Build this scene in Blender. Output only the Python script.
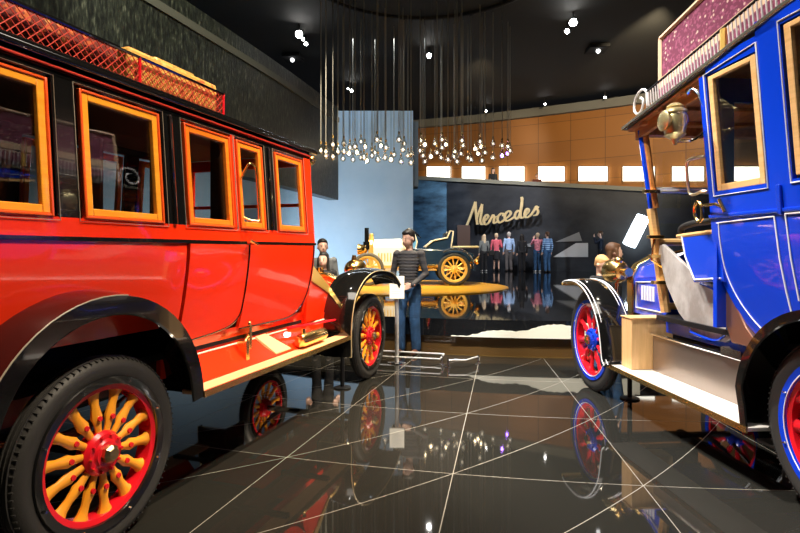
import bpy, bmesh, math, random
from mathutils import Vector, Matrix
random.seed(7)
PI = math.pi
S = bpy.context.scene
for o in list(bpy.data.objects): bpy.data.objects.remove(o)
COL = S.collection
# ---------------- camera -------------------------------------------------
cd = bpy.data.cameras.new('camera'); cam = bpy.data.objects.new('camera', cd); COL.objects.link(cam)
cam.location = (0, 0, 1.45); cam.rotation_euler = (PI/2, 0, 0)
cd.sensor_width = 36; cd.lens = 24.0; cd.shift_y = -0.0206; cd.clip_start = .05
S.camera = cam
# ---------------- world and exposure -------------------------------------
w = bpy.data.worlds.new('world'); S.world = w; w.use_nodes = True
w.node_tree.nodes['Background'].inputs[0].default_value = (.75, .8, 1, 1)
w.node_tree.nodes['Background'].inputs[1].default_value = .10
S.view_settings.view_transform = 'Standard'; S.view_settings.look = 'None'
S.view_settings.gamma = 1; S.view_settings.use_curve_mapping = False
S.view_settings.exposure = 0.35
# ---------------- lamps of the hall and added fill lights --------------------------------------
def spot(loc, tgt, power, angle=50, blend=.6, col=(1, .86, .68), size=.12):
    l = bpy.data.lights.new('spotlight', 'SPOT'); l.energy = power; l.color = col
    l.spot_size = math.radians(angle); l.spot_blend = blend; l.shadow_soft_size = size
    o = bpy.data.objects.new('hall_or_fill_spot', l); COL.objects.link(o); o.location = loc
    o.rotation_euler = (Vector(tgt)-Vector(loc)).to_track_quat('-Z', 'Y').to_euler(); return o
def area(loc, tgt, power, sx, sy, col=(1, .9, .78)):  # area lights are added fills with no fixture of their own
    l = bpy.data.lights.new('added_fill_light', 'AREA'); l.energy = power; l.color = col
    l.shape = 'RECTANGLE'; l.size = sx; l.size_y = sy
    o = bpy.data.objects.new('added_fill_light', l); COL.objects.link(o); o.location = loc
    o.rotation_euler = (Vector(tgt)-Vector(loc)).to_track_quat('-Z', 'Y').to_euler(); return o
WARM = (1, .82, .6); COOL = (.82, .9, 1)
spot((2.6, 1.5, 8.2), (-1.2, 3.2, 1.2), 3000, 42, col=WARM)
spot((3.0, 5.5, 8.2), (-.6, 5.2, .8), 4200, 36, col=WARM)
spot((2.2, 8.5, 8.2), (-.3, 6.3, .6), 2300, 30, col=WARM)
spot((-1.5, 3.0, 8.2), (2.3, 3.6, 1.2), 3000, 40, col=(1, .95, .88))
spot((-1.2, 6.0, 8.2), (1.9, 4.6, .6), 3800, 34, col=(1, .95, .88))
spot((.5, 9.5, 8.2), (1.9, 6.0, .8), 1500, 30, col=COOL)
spot((1.0, 10.0, 8.3), (0, 14.3, .5), 3800, 44, col=(1, .86, .55))
spot((-2.2, 10.5, 8.3), (-.6, 14.5, 1.2), 2600, 36, col=(1, .93, .8))
spot((-.4, 3.4, 8.3), (.1, 7.45, 1.1), 2600, 20, col=(1, .95, .9))  # fill spot added to brighten the man by the sign
spot((-.6, 3.4, 8.3), (-1.1, 7.6, 1.3), 3200, 15)  # extra spot put in so the two women show up
spot((1.5, 2.5, 8.3), (2.6, 6.6, 1.2), 1300, 16)
spot((3.2, 18.6, 8.3), (4.3, 25, 3.3), 2300, 44, col=(.95, .95, 1))
spot((6.0, 16, 8.3), (5.0, 23.4, .9), 1500, 40, col=(1, .95, .95))
spot((-3.2, 14.6, .75), (-1.2, 18, 2.2), 560, 100, col=(.72, .86, 1), size=.25)  # unseen uplight added to wash the pale wall from below
spot((-6.5, 14.0, .4), (-6.5, 18, 2.0), 220, 110, col=(.8, .9, 1), size=.25)  # second unseen uplight, added for the left part of the pale wall
area((-1.2, 17.0, 8.2), (-1.2, 18, 3), 50, 4, .3, col=(.8, .9, 1))  # added light grazing down the pale wall
spot((1.4, 18, 8.3), (1.7, 26, 3.4), 1600, 26, col=(.45, .7, 1))
spot((3.0, 19, 8.3), (3.5, 27, 6.4), 900, 60, col=(1, .78, .5))
spot((7.5, 15, 8.3), (9.8, 24, 6.3), 2600, 60, col=(1, .78, .5))
spot((-1.5, 6, 8.3), (-4.0, 9.5, 4.4), 1300, 60, col=(1, .97, .85))
spot((1.2, 3.2, 8.3), (1.9, 7.1, .4), 3800, 20, col=(1, .96, .85))  # spot added to whiten the torn graphic on the stage front
spot((-2, 1, 8.3), (-5.0, 4.5, 4.4), 1500, 60, col=(1, .97, .85))
area((.6, 3.0, 8.3), (.6, 3.6, 0), 260, 5, 3)  # broad fill added over the aisle
# ---------------- materials ----------------------------------------------
def nt(name):
    m = bpy.data.materials.new(name); m.use_nodes = True; n = m.node_tree
    return m, n, n.nodes['Principled BSDF']
def mat(name, col, rough=.5, metal=0, coat=0, spec=.5, bump=0, bscale=60, emit=None, estr=0, var=0, vscale=8, trans=0, ior=1.45):
    m, n, b = nt(name); b.inputs['Base Color'].default_value = (*col, 1)
    b.inputs['Roughness'].default_value = rough; b.inputs['Metallic'].default_value = metal
    b.inputs['Coat Weight'].default_value = coat; b.inputs['Coat Roughness'].default_value = .03
    b.inputs['Specular IOR Level'].default_value = spec; b.inputs['IOR'].default_value = ior
    b.inputs['Transmission Weight'].default_value = trans
    if emit: b.inputs['Emission Color'].default_value = (*emit, 1); b.inputs['Emission Strength'].default_value = estr
    if bump or var:
        tc = n.nodes.new('ShaderNodeTexCoord'); t = n.nodes.new('ShaderNodeTexNoise'); n.links.new(tc.outputs['Object'], t.inputs['Vector'])
        t.inputs['Scale'].default_value = bscale if bump else vscale; t.inputs['Detail'].default_value = 3
        if bump:
            bp = n.nodes.new('ShaderNodeBump'); bp.inputs['Strength'].default_value = bump; bp.inputs['Distance'].default_value = .01
            n.links.new(t.outputs['Fac'], bp.inputs['Height']); n.links.new(bp.outputs[0], b.inputs['Normal'])
        if var:
            t2 = n.nodes.new('ShaderNodeTexNoise'); n.links.new(tc.outputs['Object'], t2.inputs['Vector']); t2.inputs['Scale'].default_value = vscale
            r = n.nodes.new('ShaderNodeValToRGB'); n.links.new(t2.outputs['Fac'], r.inputs[0])
            r.color_ramp.elements[0].position = .3; r.color_ramp.elements[1].position = .7
            r.color_ramp.elements[0].color = (*[c*(1-var) for c in col], 1); r.color_ramp.elements[1].color = (*[min(1, c*(1+var)) for c in col], 1)
            n.links.new(r.outputs[0], b.inputs['Base Color'])
    return m
def streak(name, c1, c2, scale, rough=.5, spec=.5, lo=.35, hi=.7, c3=None, coat=0, bump=0):
    m, n, b = nt(name); tc = n.nodes.new('ShaderNodeTexCoord'); mp = n.nodes.new('ShaderNodeMapping'); mp.inputs['Scale'].default_value = scale
    t = n.nodes.new('ShaderNodeTexNoise'); t.inputs['Scale'].default_value = 1; t.inputs['Detail'].default_value = 5; t.inputs['Roughness'].default_value = .65
    n.links.new(tc.outputs['Object'], mp.inputs[0]); n.links.new(mp.outputs[0], t.inputs['Vector'])
    r = n.nodes.new('ShaderNodeValToRGB'); n.links.new(t.outputs['Fac'], r.inputs[0])
    r.color_ramp.elements[0].position = lo; r.color_ramp.elements[1].position = hi
    r.color_ramp.elements[0].color = (*c1, 1); r.color_ramp.elements[1].color = (*c2, 1)
    if c3: e = r.color_ramp.elements.new((lo+hi)/2); e.color = (*c3, 1)
    n.links.new(r.outputs[0], b.inputs['Base Color']); b.inputs['Roughness'].default_value = rough
    b.inputs['Specular IOR Level'].default_value = spec; b.inputs['Coat Weight'].default_value = coat
    if bump:
        bp = n.nodes.new('ShaderNodeBump'); bp.inputs['Strength'].default_value = bump; bp.inputs['Distance'].default_value = .02
        n.links.new(t.outputs['Fac'], bp.inputs['Height']); n.links.new(bp.outputs[0], b.inputs['Normal'])
    return m
def floral(name, base, leaf, bloom, scale):
    m, n, b = nt(name); tc = n.nodes.new('ShaderNodeTexCoord'); L = n.links.new
    v = n.nodes.new('ShaderNodeTexVoronoi'); v.inputs['Scale'].default_value = scale; L(tc.outputs['Object'], v.inputs['Vector'])
    t = n.nodes.new('ShaderNodeTexNoise'); t.inputs['Scale'].default_value = scale*1.6; t.inputs['Detail'].default_value = 4; L(tc.outputs['Object'], t.inputs['Vector'])
    r = n.nodes.new('ShaderNodeValToRGB'); r.color_ramp.interpolation = 'EASE'; L(t.outputs['Fac'], r.inputs[0])
    r.color_ramp.elements[0].position = .5; r.color_ramp.elements[0].color = (*base, 1); r.color_ramp.elements[1].position = .6; r.color_ramp.elements[1].color = (*leaf, 1)
    r2 = n.nodes.new('ShaderNodeValToRGB'); L(v.outputs['Distance'], r2.inputs[0])
    r2.color_ramp.elements[0].position = .14; r2.color_ramp.elements[0].color = (1, 1, 1, 1); r2.color_ramp.elements[1].position = .26; r2.color_ramp.elements[1].color = (0, 0, 0, 1)
    mx = n.nodes.new('ShaderNodeMixRGB'); L(r2.outputs[0], mx.inputs[0]); L(r.outputs[0], mx.inputs[1]); mx.inputs[2].default_value = (*bloom, 1)
    L(mx.outputs[0], b.inputs['Base Color']); b.inputs['Roughness'].default_value = .7
    return m
def glassmat(name, tint=(1, 1, 1), refl=.12):
    m = bpy.data.materials.new(name); m.use_nodes = True; n = m.node_tree; n.nodes.clear(); L = n.links.new
    out = n.nodes.new('ShaderNodeOutputMaterial'); tr = n.nodes.new('ShaderNodeBsdfTransparent'); tr.inputs[0].default_value = (*tint, 1)
    gl = n.nodes.new('ShaderNodeBsdfGlossy'); gl.inputs['Roughness'].default_value = .01; mx = n.nodes.new('ShaderNodeMixShader')
    fr = n.nodes.new('ShaderNodeLayerWeight'); fr.inputs[0].default_value = .5
    pw = n.nodes.new('ShaderNodeMath'); pw.operation = 'POWER'; pw.inputs[1].default_value = 4; L(fr.outputs['Facing'], pw.inputs[0])
    a = n.nodes.new('ShaderNodeMath'); a.operation = 'MULTIPLY_ADD'; a.inputs[1].default_value = .7; a.inputs[2].default_value = refl; a.use_clamp = True
    L(pw.outputs[0], a.inputs[0]); L(a.outputs[0], mx.inputs[0]); L(tr.outputs[0], mx.inputs[1]); L(gl.outputs[0], mx.inputs[2]); L(mx.outputs[0], out.inputs[0])
    return m
def emis(name, col, s):
    m, n, b = nt(name); b.inputs['Base Color'].default_value = (*[c*.5 for c in col], 1)
    b.inputs['Emission Color'].default_value = (*col, 1); b.inputs['Emission Strength'].default_value = s; return m
RED = mat('red_coach_paint', (.86, .030, .003), .22, coat=1, spec=.5)
BLUE = mat('blue_coach_paint', (.002, .045, .62), .22, coat=1)
BLACK = mat('black_enamel', (.006, .006, .006), .12, coat=1)
BRASS = mat('polished_brass', (.95, .62, .22), .22, 1)
GOLD = mat('gold_paint', (.95, .62, .16), .35, .55)
CHROME = mat('chrome', (.8, .8, .82), .12, 1)
SILV = streak('silver_painted_sheen', (.26, .23, .21), (.62, .60, .58), (3, 3, 2), .3, coat=.6)  # streaked greys imitate reflections of polished metal in the colour
MATTE = mat('matte_black_liner', (.006, .005, .005), .7)
ALU = mat('brushed_aluminium', (.80, .76, .72), .33, 1, bump=.15, bscale=14)
RUB = mat('tyre_rubber', (.028, .027, .025), .55, bump=.1, bscale=90)
RUBL = mat('aged_tyre_rubber', (.10, .09, .07), .6)
WOODY = streak('yellow_varnished_wood', (.85, .30, .015), (.95, .40, .03), (3, 3, 30), .3, coat=.6)
WOODO = streak('orange_varnished_wood', (.78, .17, .01), (.88, .24, .015), (3, 3, 30), .3, coat=.6)
WOODP = streak('pale_oak', (.62, .36, .13), (.80, .50, .22), (2, 2, 40), .4, coat=.2)
WOODB = streak('pale_box_oak', (.60, .36, .14), (.78, .50, .24), (30, 30, 2), .45, coat=.2)
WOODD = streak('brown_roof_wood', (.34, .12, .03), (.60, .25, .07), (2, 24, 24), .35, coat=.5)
SPOKEY = mat('yellow_spoke_paint', (.92, .36, .02), .3, coat=.8)
SPOKER = mat('red_spoke_paint', (.75, .01, .02), .25, coat=1)
FRAMER = mat('orange_red_frame_paint', (.80, .09, .01), .3, coat=.7)
CREAM = mat('cream_pinstripe', (.8, .72, .55), .4)
DCREAM = mat('dull_cream_pinstripe', (.30, .26, .19), .4)
WHITE = mat('white_pinstripe', (.85, .86, .9), .4)
LEATH = mat('black_leather', (.015, .014, .013), .45, bump=.4, bscale=120)
BROWNL = mat('brown_upholstery', (.10, .045, .02), .7, bump=.3)
GLASS = glassmat('window_glass', (.96, .97, .96), .045)
CLEAR = glassmat('clear_lamp_glass', (1, 1, 1), .12)
DARKM = mat('dark_metal', (.02, .02, .022), .4, .6)
BOARD = mat('pale_running_board', (.90, .50, .26), .35, coat=.3)
BOARDW = mat('white_running_board', (.85, .80, .72), .35, coat=.3)
FLOR1 = floral('orange_floral_fabric', (.16, .02, .012), (.55, .13, .03), (.75, .38, .1), 14)
FLOR2 = floral('gold_floral_fabric', (.75, .42, .08), (.62, .16, .04), (.9, .62, .2), 12)
FLOR3 = floral('purple_floral_fabric', (.12, .014, .045), (.22, .045, .10), (.50, .36, .30), 20)
GOLDP = mat('gold_trunk_paint', (.85, .5, .12), .3, .3, coat=.5)
BEIGE = mat('beige_trunk_edging', (.6, .42, .28), .5)
# ---------------- mesh builder -------------------------------------------
class MB:
    def __init__(s, f=None): s.bm = bmesh.new(); s.f = f; s.mi = 0
    def V(s, p):
        return s.bm.verts.new(s.f(*p) if s.f else p)
    def F(s, vs):
        try: fc = s.bm.faces.new(vs); fc.material_index = s.mi; return fc
        except ValueError: return None
    def box(s, x0, x1, y0, y1, z0, z1, n=(1, 1, 1)):
        """box with its faces cut n times along each axis so that a bent mapping bends it"""
        xs = [x0+(x1-x0)*i/n[0] for i in range(n[0]+1)]; ys = [y0+(y1-y0)*i/n[1] for i in range(n[1]+1)]; zs = [z0+(z1-z0)*i/n[2] for i in range(n[2]+1)]
        c = {}
        def v(i, j, k):
            if (i, j, k) not in c: c[i, j, k] = s.V((xs[i], ys[j], zs[k]))
            return c[i, j, k]
        nx, ny, nz = n
        for i in range(nx):
            for j in range(ny):
                for k in (0, nz): s.F([v(i, j, k), v(i+1, j, k), v(i+1, j+1, k), v(i, j+1, k)])
            for k in range(nz):
                for j in (0, ny): s.F([v(i, j, k), v(i+1, j, k), v(i+1, j, k+1), v(i, j, k+1)])
        for j in range(ny):
            for k in range(nz):
                for i in (0, nx): s.F([v(i, j, k), v(i, j+1, k), v(i, j+1, k+1), v(i, j, k+1)])
        return s
    def ring(s, c, ax, r, n, ry=None):
        ax = Vector(ax).normalized(); a = ax.orthogonal().normalized()
        if abs(ax.z) < .95: a = ax.cross(Vector((0, 0, 1))).normalized()
        b = ax.cross(a); c = Vector(c); ry = r if ry is None else ry
        return [s.V(c+a*math.cos(t)*r+b*math.sin(t)*ry) for t in [2*PI*i/n for i in range(n)]]
    def tube(s, pts, r, n=8, closed=False, caps=True):
        pts = [Vector(p) for p in pts]; rs = r if isinstance(r, (list, tuple)) else [r]*len(pts); R = []
        N = len(pts)
        pa = None
        for i, p in enumerate(pts):
            if closed: d = pts[(i+1) % N]-pts[i-1]
            else: d = pts[min(i+1, N-1)]-pts[max(i-1, 0)]
            d.normalize()
            if pa is None: a = d.orthogonal().normalized()
            else:
                a = pa-d*pa.dot(d)
                a = a.normalized() if a.length > 1e-5 else d.orthogonal().normalized()
            pa = a; b = d.cross(a)
            R.append([s.V(p+a*math.cos(2*PI*k/n)*rs[i]+b*math.sin(2*PI*k/n)*rs[i]) for k in range(n)])
        for i in range(N if closed else N-1):
            A, B = R[i], R[(i+1) % N]
            for k in range(n): s.F([A[k], A[(k+1) % n], B[(k+1) % n], B[k]])
        if caps and not closed: s.F(R[0][::-1]); s.F(R[-1])
        return s
    def cyl(s, p0, p1, r0, r1=None, n=20): return s.tube([p0, p1], [r0, r0 if r1 is None else r1], n)
    def lathe(s, prof, c=(0, 0, 0), ax=(0, 0, 1), n=32, closed=False):
        """prof: list of (radius, height along ax)"""
        c = Vector(c); ax = Vector(ax).normalized(); R = []
        for r, h in prof:
            R.append(s.ring(c+ax*h, ax, max(r, 1e-4), n))
        m = len(prof)
        for i in range(m if closed else m-1):
            A, B = R[i], R[(i+1) % m]
            for k in range(n): s.F([A[k], A[(k+1) % n], B[(k+1) % n], B[k]])
        if not closed: s.F(R[0][::-1]); s.F(R[-1])
        return s
    def prism(s, poly, a, d):
        """poly: 3D points; extruded by vector d"""
        P = [Vector(p) for p in poly]; d = Vector(d)
        A = [s.V(p) for p in P]; B = [s.V(p+d) for p in P]
        s.F(A[::-1]); s.F(B)
        for i in range(len(P)): s.F([A[i], A[(i+1) % len(P)], B[(i+1) % len(P)], B[i]])
        return s
    def sphere(s, c, rx, ry=None, rz=None, u=16, v=10):
        ry = ry or rx; rz = rz or rx; c = Vector(c); R = []
        for j in range(1, v):
            t = PI*j/v
            R.append([s.V(c+Vector((rx*math.sin(t)*math.cos(2*PI*i/u), ry*math.sin(t)*math.sin(2*PI*i/u), rz*math.cos(t)))) for i in range(u)])
        T = s.V(c+Vector((0, 0, rz))); B = s.V(c-Vector((0, 0, rz)))
        for i in range(u):
            s.F([T, R[0][i], R[0][(i+1) % u]]); s.F([B, R[-1][(i+1) % u], R[-1][i]])
            for j in range(len(R)-1): s.F([R[j][i], R[j+1][i], R[j+1][(i+1) % u], R[j][(i+1) % u]])
        return s
    def strip(s, path, q0, q1, th, lip=0):
        """bent plate: path of (x,z); spans y q0..q1; thickness th upward; lip hangs at q1"""
        N = len(path); nrm = []
        for i in range(N):
            a = path[max(i-1, 0)]; b = path[min(i+1, N-1)]; dx, dz = b[0]-a[0], b[1]-a[1]; l = math.hypot(dx, dz) or 1
            nrm.append((-dz/l, dx/l))
        def prof(i):
            (x, z), (nx, nz) = path[i], nrm[i]; Q = []
            m = 6; w = q1-q0
            for k in range(m+1):
                t = k/m; cr = .03*(1-(2*t-1)**2)
                Q.append((x+nx*cr, q0+w*t, z+nz*cr))
            if lip: Q.append((x-nx*lip, q1, z-nz*lip))
            E = [(p[0]-nx*th, p[1]-(.004 if lip and k > m-1 else 0)*(1 if w > 0 else -1)*2, p[2]-nz*th) for k, p in enumerate(Q)]
            return Q+E[::-1]
        R = [[s.V(p) for p in prof(i)] for i in range(N)]; M = len(R[0])
        for i in range(N-1):
            for k in range(M): s.F([R[i][k], R[i][(k+1) % M], R[i+1][(k+1) % M], R[i+1][k]])
        s.F(R[0][::-1]); s.F(R[-1]); return s
    def build(s, name, mats, parent=None, smooth=True, bevel=0, ang=40, sub=0):
        bmesh.ops.recalc_face_normals(s.bm, faces=s.bm.faces)
        me = bpy.data.meshes.new(name); s.bm.to_mesh(me); s.bm.free()
        for m in (mats if isinstance(mats, (list, tuple)) else [mats]): me.materials.append(m)
        if smooth:
            me.polygons.foreach_set('use_smooth', [True]*len(me.polygons)); me.set_sharp_from_angle(angle=math.radians(ang))
        o = bpy.data.objects.new(name, me); COL.objects.link(o)
        if parent: o.parent = parent
        if bevel:
            b = o.modifiers.new('bevel', 'BEVEL'); b.width = bevel; b.segments = 2; b.limit_method = 'ANGLE'; b.angle_limit = math.radians(50)
        if sub: q = o.modifiers.new('sub', 'SUBSURF'); q.levels = sub; q.render_levels = sub
        return o
def tag(o, label=None, cat=None, group=None, kind=None):
    if label: o['label'] = label
    if cat: o['category'] = cat
    if group: o['group'] = group
    if kind: o['kind'] = kind
    return o
def empty(name, loc=(0, 0, 0), rz=0, parent=None, rot=None):
    o = bpy.data.objects.new(name, None); COL.objects.link(o); o.location = loc; o.rotation_euler = rot or (0, 0, rz); o.empty_display_size = .1
    if parent: o.parent = parent
    return o
def colpanel(mb, x0, x1, n, zb, zt, q0, q1, nz=8):
    """panel with a shaped lower edge zb(x)"""
    C = [[[mb.V((x0+(x1-x0)*i/n, q, zb(x0+(x1-x0)*i/n)*(1-k/nz)+zt*k/nz)) for k in range(nz+1)] for q in (q0, q1)] for i in range(n+1)]
    for i in range(n):
        for s_ in (0, 1):
            for k in range(nz): mb.F([C[i][s_][k], C[i+1][s_][k], C[i+1][s_][k+1], C[i][s_][k+1]])
        for k in (0, nz): mb.F([C[i][0][k], C[i+1][0][k], C[i+1][1][k], C[i][1][k]])
    for i in (0, n):
        for k in range(nz): mb.F([C[i][0][k], C[i][1][k], C[i][1][k+1], C[i][0][k+1]])
def copy_tree(o, parent=None):
    c = o.copy(); COL.objects.link(c)
    if parent: c.parent = parent
    for ch in list(o.children): copy_tree(ch, c)
    return c
def arc(cx, cz, r, a0, a1, n): return [(cx+r*math.cos(math.radians(a0+(a1-a0)*i/n)), cz+r*math.sin(math.radians(a0+(a1-a0)*i/n))) for i in range(n+1)]
def at(px, py, Y): return Vector(((px-400)/533*Y, Y, 1.45-(py-250)/533*Y))
def smoothpath(pts, n=6):
    out = []; P = [pts[0]]+list(pts)+[pts[-1]]
    for i in range(1, len(P)-2):
        for k in range(n):
            t = k/n; p = []
            for a, b, c, d in zip(P[i-1], P[i], P[i+1], P[i+2]):
                p.append(.5*((2*b)+(-a+c)*t+(2*a-5*b+4*c-d)*t*t+(-a+3*b-3*c+d)*t**3))
            out.append(tuple(p))
    out.append(tuple(pts[-1])); return out
# ================= THE HALL ==============================================
CX, CY = 3.0, 17.0                       # centre of the round stage and of the floor's radial joints
def floor_material():
    m, n, b = nt('polished_black_tiles'); L = n.links.new; N = n.nodes.new
    tc = N('ShaderNodeTexCoord'); sp = N('ShaderNodeSeparateXYZ'); L(tc.outputs['Object'], sp.inputs[0])
    def M(op, a, b_=None, c=None):
        q = N('ShaderNodeMath'); q.operation = op
        for i, v in enumerate((a, b_, c)):
            if v is None: continue
            if isinstance(v, (int, float)): q.inputs[i].default_value = v
            else: L(v, q.inputs[i])
        return q.outputs[0]
    X = M('SUBTRACT', CX, sp.outputs[0]); Y = M('SUBTRACT', CY, sp.outputs[1])
    th = M('ARCTAN2', X, Y); r = M('SQRT', M('ADD', M('MULTIPLY', X, X), M('MULTIPLY', Y, Y)))
    u = M('DIVIDE', M('SUBTRACT', th, math.radians(6.25)), math.radians(4.85)); v = M('DIVIDE', M('SUBTRACT', r, 13.8), 1.3)
    wv = M('SUBTRACT', u, v)
    def dist(x): return M('ABSOLUTE', M('SUBTRACT', x, M('ROUND', x)))
    du = M('MULTIPLY', M('MULTIPLY', dist(u), math.radians(4.85)), r); dv = M('MULTIPLY', dist(v), 1.3); dw = M('MULTIPLY', dist(wv), .86)
    d = M('MINIMUM', M('MINIMUM', du, dv), dw)
    line = M('LESS_THAN', d, .0027); line = M('MULTIPLY', line, M('GREATER_THAN', r, 9.93))
    cell = M('ADD', M('ROUND', M('ADD', u, .5)), M('MULTIPLY', M('ROUND', M('ADD', v, .5)), 7.3)); wn = N('ShaderNodeTexWhiteNoise'); wn.noise_dimensions = '1D'; L(cell, wn.inputs['W'])
    cr = N('ShaderNodeValToRGB'); L(wn.outputs['Value'], cr.inputs[0]); cr.color_ramp.elements[0].color = (.013, .013, .011, 1); cr.color_ramp.elements[1].color = (.022, .021, .018, 1)
    inner = M('LESS_THAN', r, 9.9); mb = N('ShaderNodeMixRGB'); L(inner, mb.inputs[0]); L(cr.outputs[0], mb.inputs[1]); mb.inputs[2].default_value = (.09, .055, .016, 1)
    mx = N('ShaderNodeMixRGB'); L(line, mx.inputs[0]); L(mb.outputs[0], mx.inputs[1]); mx.inputs[2].default_value = (.26, .24, .20, 1)
    L(mx.outputs[0], b.inputs['Base Color']); b.inputs['IOR'].default_value = 1.75
    rg = M('MULTIPLY_ADD', line, .3, .035); L(rg, b.inputs['Roughness'])
    return m
mb = MB(); mb.box(-16, 18, -9, 34, -.2, 0); tag(mb.build('floor', floor_material(), smooth=False), kind='structure')
CEIL = mat('dark_ceiling', (.017, .018, .016), .8)
mb = MB(); mb.box(-16, 18, -9, 34, 8.6, 8.8)
tag(mb.build('ceiling', CEIL, smooth=False), kind='structure')
mb = MB(); mb.tube([(.6+3.4*math.cos(t), 13.0+3.4*math.sin(t), 8.58) for t in [2*PI*i/64 for i in range(64)]], .07, 8, closed=True)
tag(mb.build('trim_1', mat('ceiling_ring_trim', (.006, .006, .006), .5)), kind='structure')
DARKW = mat('charcoal_wall', (.03, .032, .036), .6)
mb = MB(); mb.box(-16, 18, -9.2, -9, 0, 8.6); tag(mb.build('wall_rear', DARKW, smooth=False), kind='structure')
mb = MB(); mb.box(18, 18.2, -9, 34, 0, 8.6); tag(mb.build('wall_right', DARKW, smooth=False), kind='structure')
mb = MB(); mb.box(-16.2, -16, -9, 34, 0, 8.6); tag(mb.build('wall_left', DARKW, smooth=False), kind='structure')
# suspended stone wall on the left
STONE = streak('mossy_dark_stone', (.004, .005, .003), (.13, .135, .09), (22, 22, 5.5), .4, lo=.42, hi=.74, c3=(.022, .026, .016), bump=.5)
SL = [(-7.0, -2), (-5.9, 1.5), (-4.9, 5), (-3.7, 9), (-2.7, 12.5), (-1.85, 16)]
def slab(name, pts, z0, z1, th, m, side=-1):
    mb = MB(); A = []
    for i, p in enumerate(pts):
        a = Vector(pts[max(i-1, 0)]); b = Vector(pts[min(i+1, len(pts)-1)]); d = (b-a).normalized(); nn = Vector((-d.y, d.x))*th
        A.append([mb.V((p[0], p[1], z0)), mb.V((p[0], p[1], z1)), mb.V((p[0]+nn.x, p[1]+nn.y, z1)), mb.V((p[0]+nn.x, p[1]+nn.y, z0))])
    for i in range(len(A)-1):
        for k in range(4): mb.F([A[i][k], A[i][(k+1) % 4], A[i+1][(k+1) % 4], A[i+1][k]])
    mb.F(A[0]); mb.F(A[-1]); return mb.build(name, m, smooth=True, ang=30)
SL2 = [tuple(p[:2]) for p in smoothpath(SL, 6)]
tag(slab('wall_stone', SL2, 2.95, 5.72, .3, STONE), kind='structure')
tag(slab('trim_2', [(x+.03, y) for x, y in SL2], 5.28, 5.42, .05, mat('grey_band', (.07, .07, .05), .5)), kind='structure')
# pale wall
PALE = streak('pale_blue_plaster', (.36, .52, .66), (.46, .61, .74), (.5, .5, .6), .6, lo=.3, hi=.7)
mb = MB(); mb.box(-13, .44, 18.0, 18.6, 0, 6.15); tag(mb.build('wall_pale', PALE, smooth=False), kind='structure')
mb = MB(); mb.box(.44, .62, 18.05, 18.7, 3.6, 5.8); tag(mb.build('trim_3', mat('grey_fin', (.12, .15, .17), .6), smooth=False), kind='structure')
# big dark wall behind the stage, top edge falling to the right
W0 = Vector((.5, 27.0)); W1 = Vector((16.5, 19.9))
def wallpt(X): t = (X-W0.x)/(W1.x-W0.x); return W0.y+(W1.y-W0.y)*t
NIGHT = streak('night_blue_wall', (.004, .006, .010), (.05, .055, .065), (.3, .3, .5), .35, lo=.35, hi=.75)
mb = MB()
mb.prism([(W0.x, W0.y, 0), (W1.x, W1.y, 0), (W1.x, W1.y, 3.35), (W0.x, W0.y, 5.12)], 0, (.12, .28, 0))
tag(mb.build('wall_back', NIGHT, smooth=False), kind='structure')
mb = MB(); mb.prism([(W0.x, W0.y-.12, 5.02), (W1.x, W1.y-.12, 3.25), (W1.x, W1.y-.12, 3.42), (W0.x, W0.y-.12, 5.2)], 0, (.2, .5, 0))
tag(mb.build('trim_4', mat('ramp_edge_grey', (.17, .17, .14), .4), smooth=False), kind='structure')
# orange panelled wall of the ramp
def panelled():
    m, n, b = nt('orange_wood_panels'); L = n.links.new; N = n.nodes.new
    tc = N('ShaderNodeTexCoord'); mp = N('ShaderNodeMapping'); mp.inputs['Rotation'].default_value = (PI/2, 0, 0); L(tc.outputs['Object'], mp.inputs[0])
    br = N('ShaderNodeTexBrick'); br.offset = 0; L(mp.outputs[0], br.inputs['Vector']); br.inputs['Scale'].default_value = 1; br.inputs['Mortar Size'].default_value = .012
    br.inputs['Brick Width'].default_value = 1.35; br.inputs['Row Height'].default_value = .95
    br.inputs['Color1'].default_value = (.27, .105, .018, 1); br.inputs['Color2'].default_value = (.33, .13, .022, 1); br.inputs['Mortar'].default_value = (.12, .05, .012, 1)
    L(br.outputs[0], b.inputs['Base Color']); b.inputs['Roughness'].default_value = .4
    return m
OW = [(0.3, 28.7), (3.5, 27.6), (7.0, 25.9), (10.8, 23.7), (14, 21), (17.9, 17.2)]
OW2 = [tuple(p[:2]) for p in smoothpath(OW, 5)]
tag(slab('wall_orange', OW2, 2.0, 8.05, .3, panelled()), kind='structure')
tag(slab('trim_5', [(x-.05, y-.25) for x, y in OW2], 7.95, 8.35, .4, mat('grey_cornice', (.16, .16, .14), .7)), kind='structure')
# blue lit panels beside the dark wall
MUR = streak('blue_mural_print', (.01, .02, .035), (.10, .22, .34), (.5, .5, 1.2), .4, lo=.35, hi=.68)
mb = MB(); mb.prism([(.55, 26.85, .5), (2.3, 26.1, .5), (2.3, 26.1, 4.75), (.55, 26.85, 5.0)], 0, (-.04, -.09, 0)); tag(mb.build('wall_mural', MUR, smooth=False), kind='structure')
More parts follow.
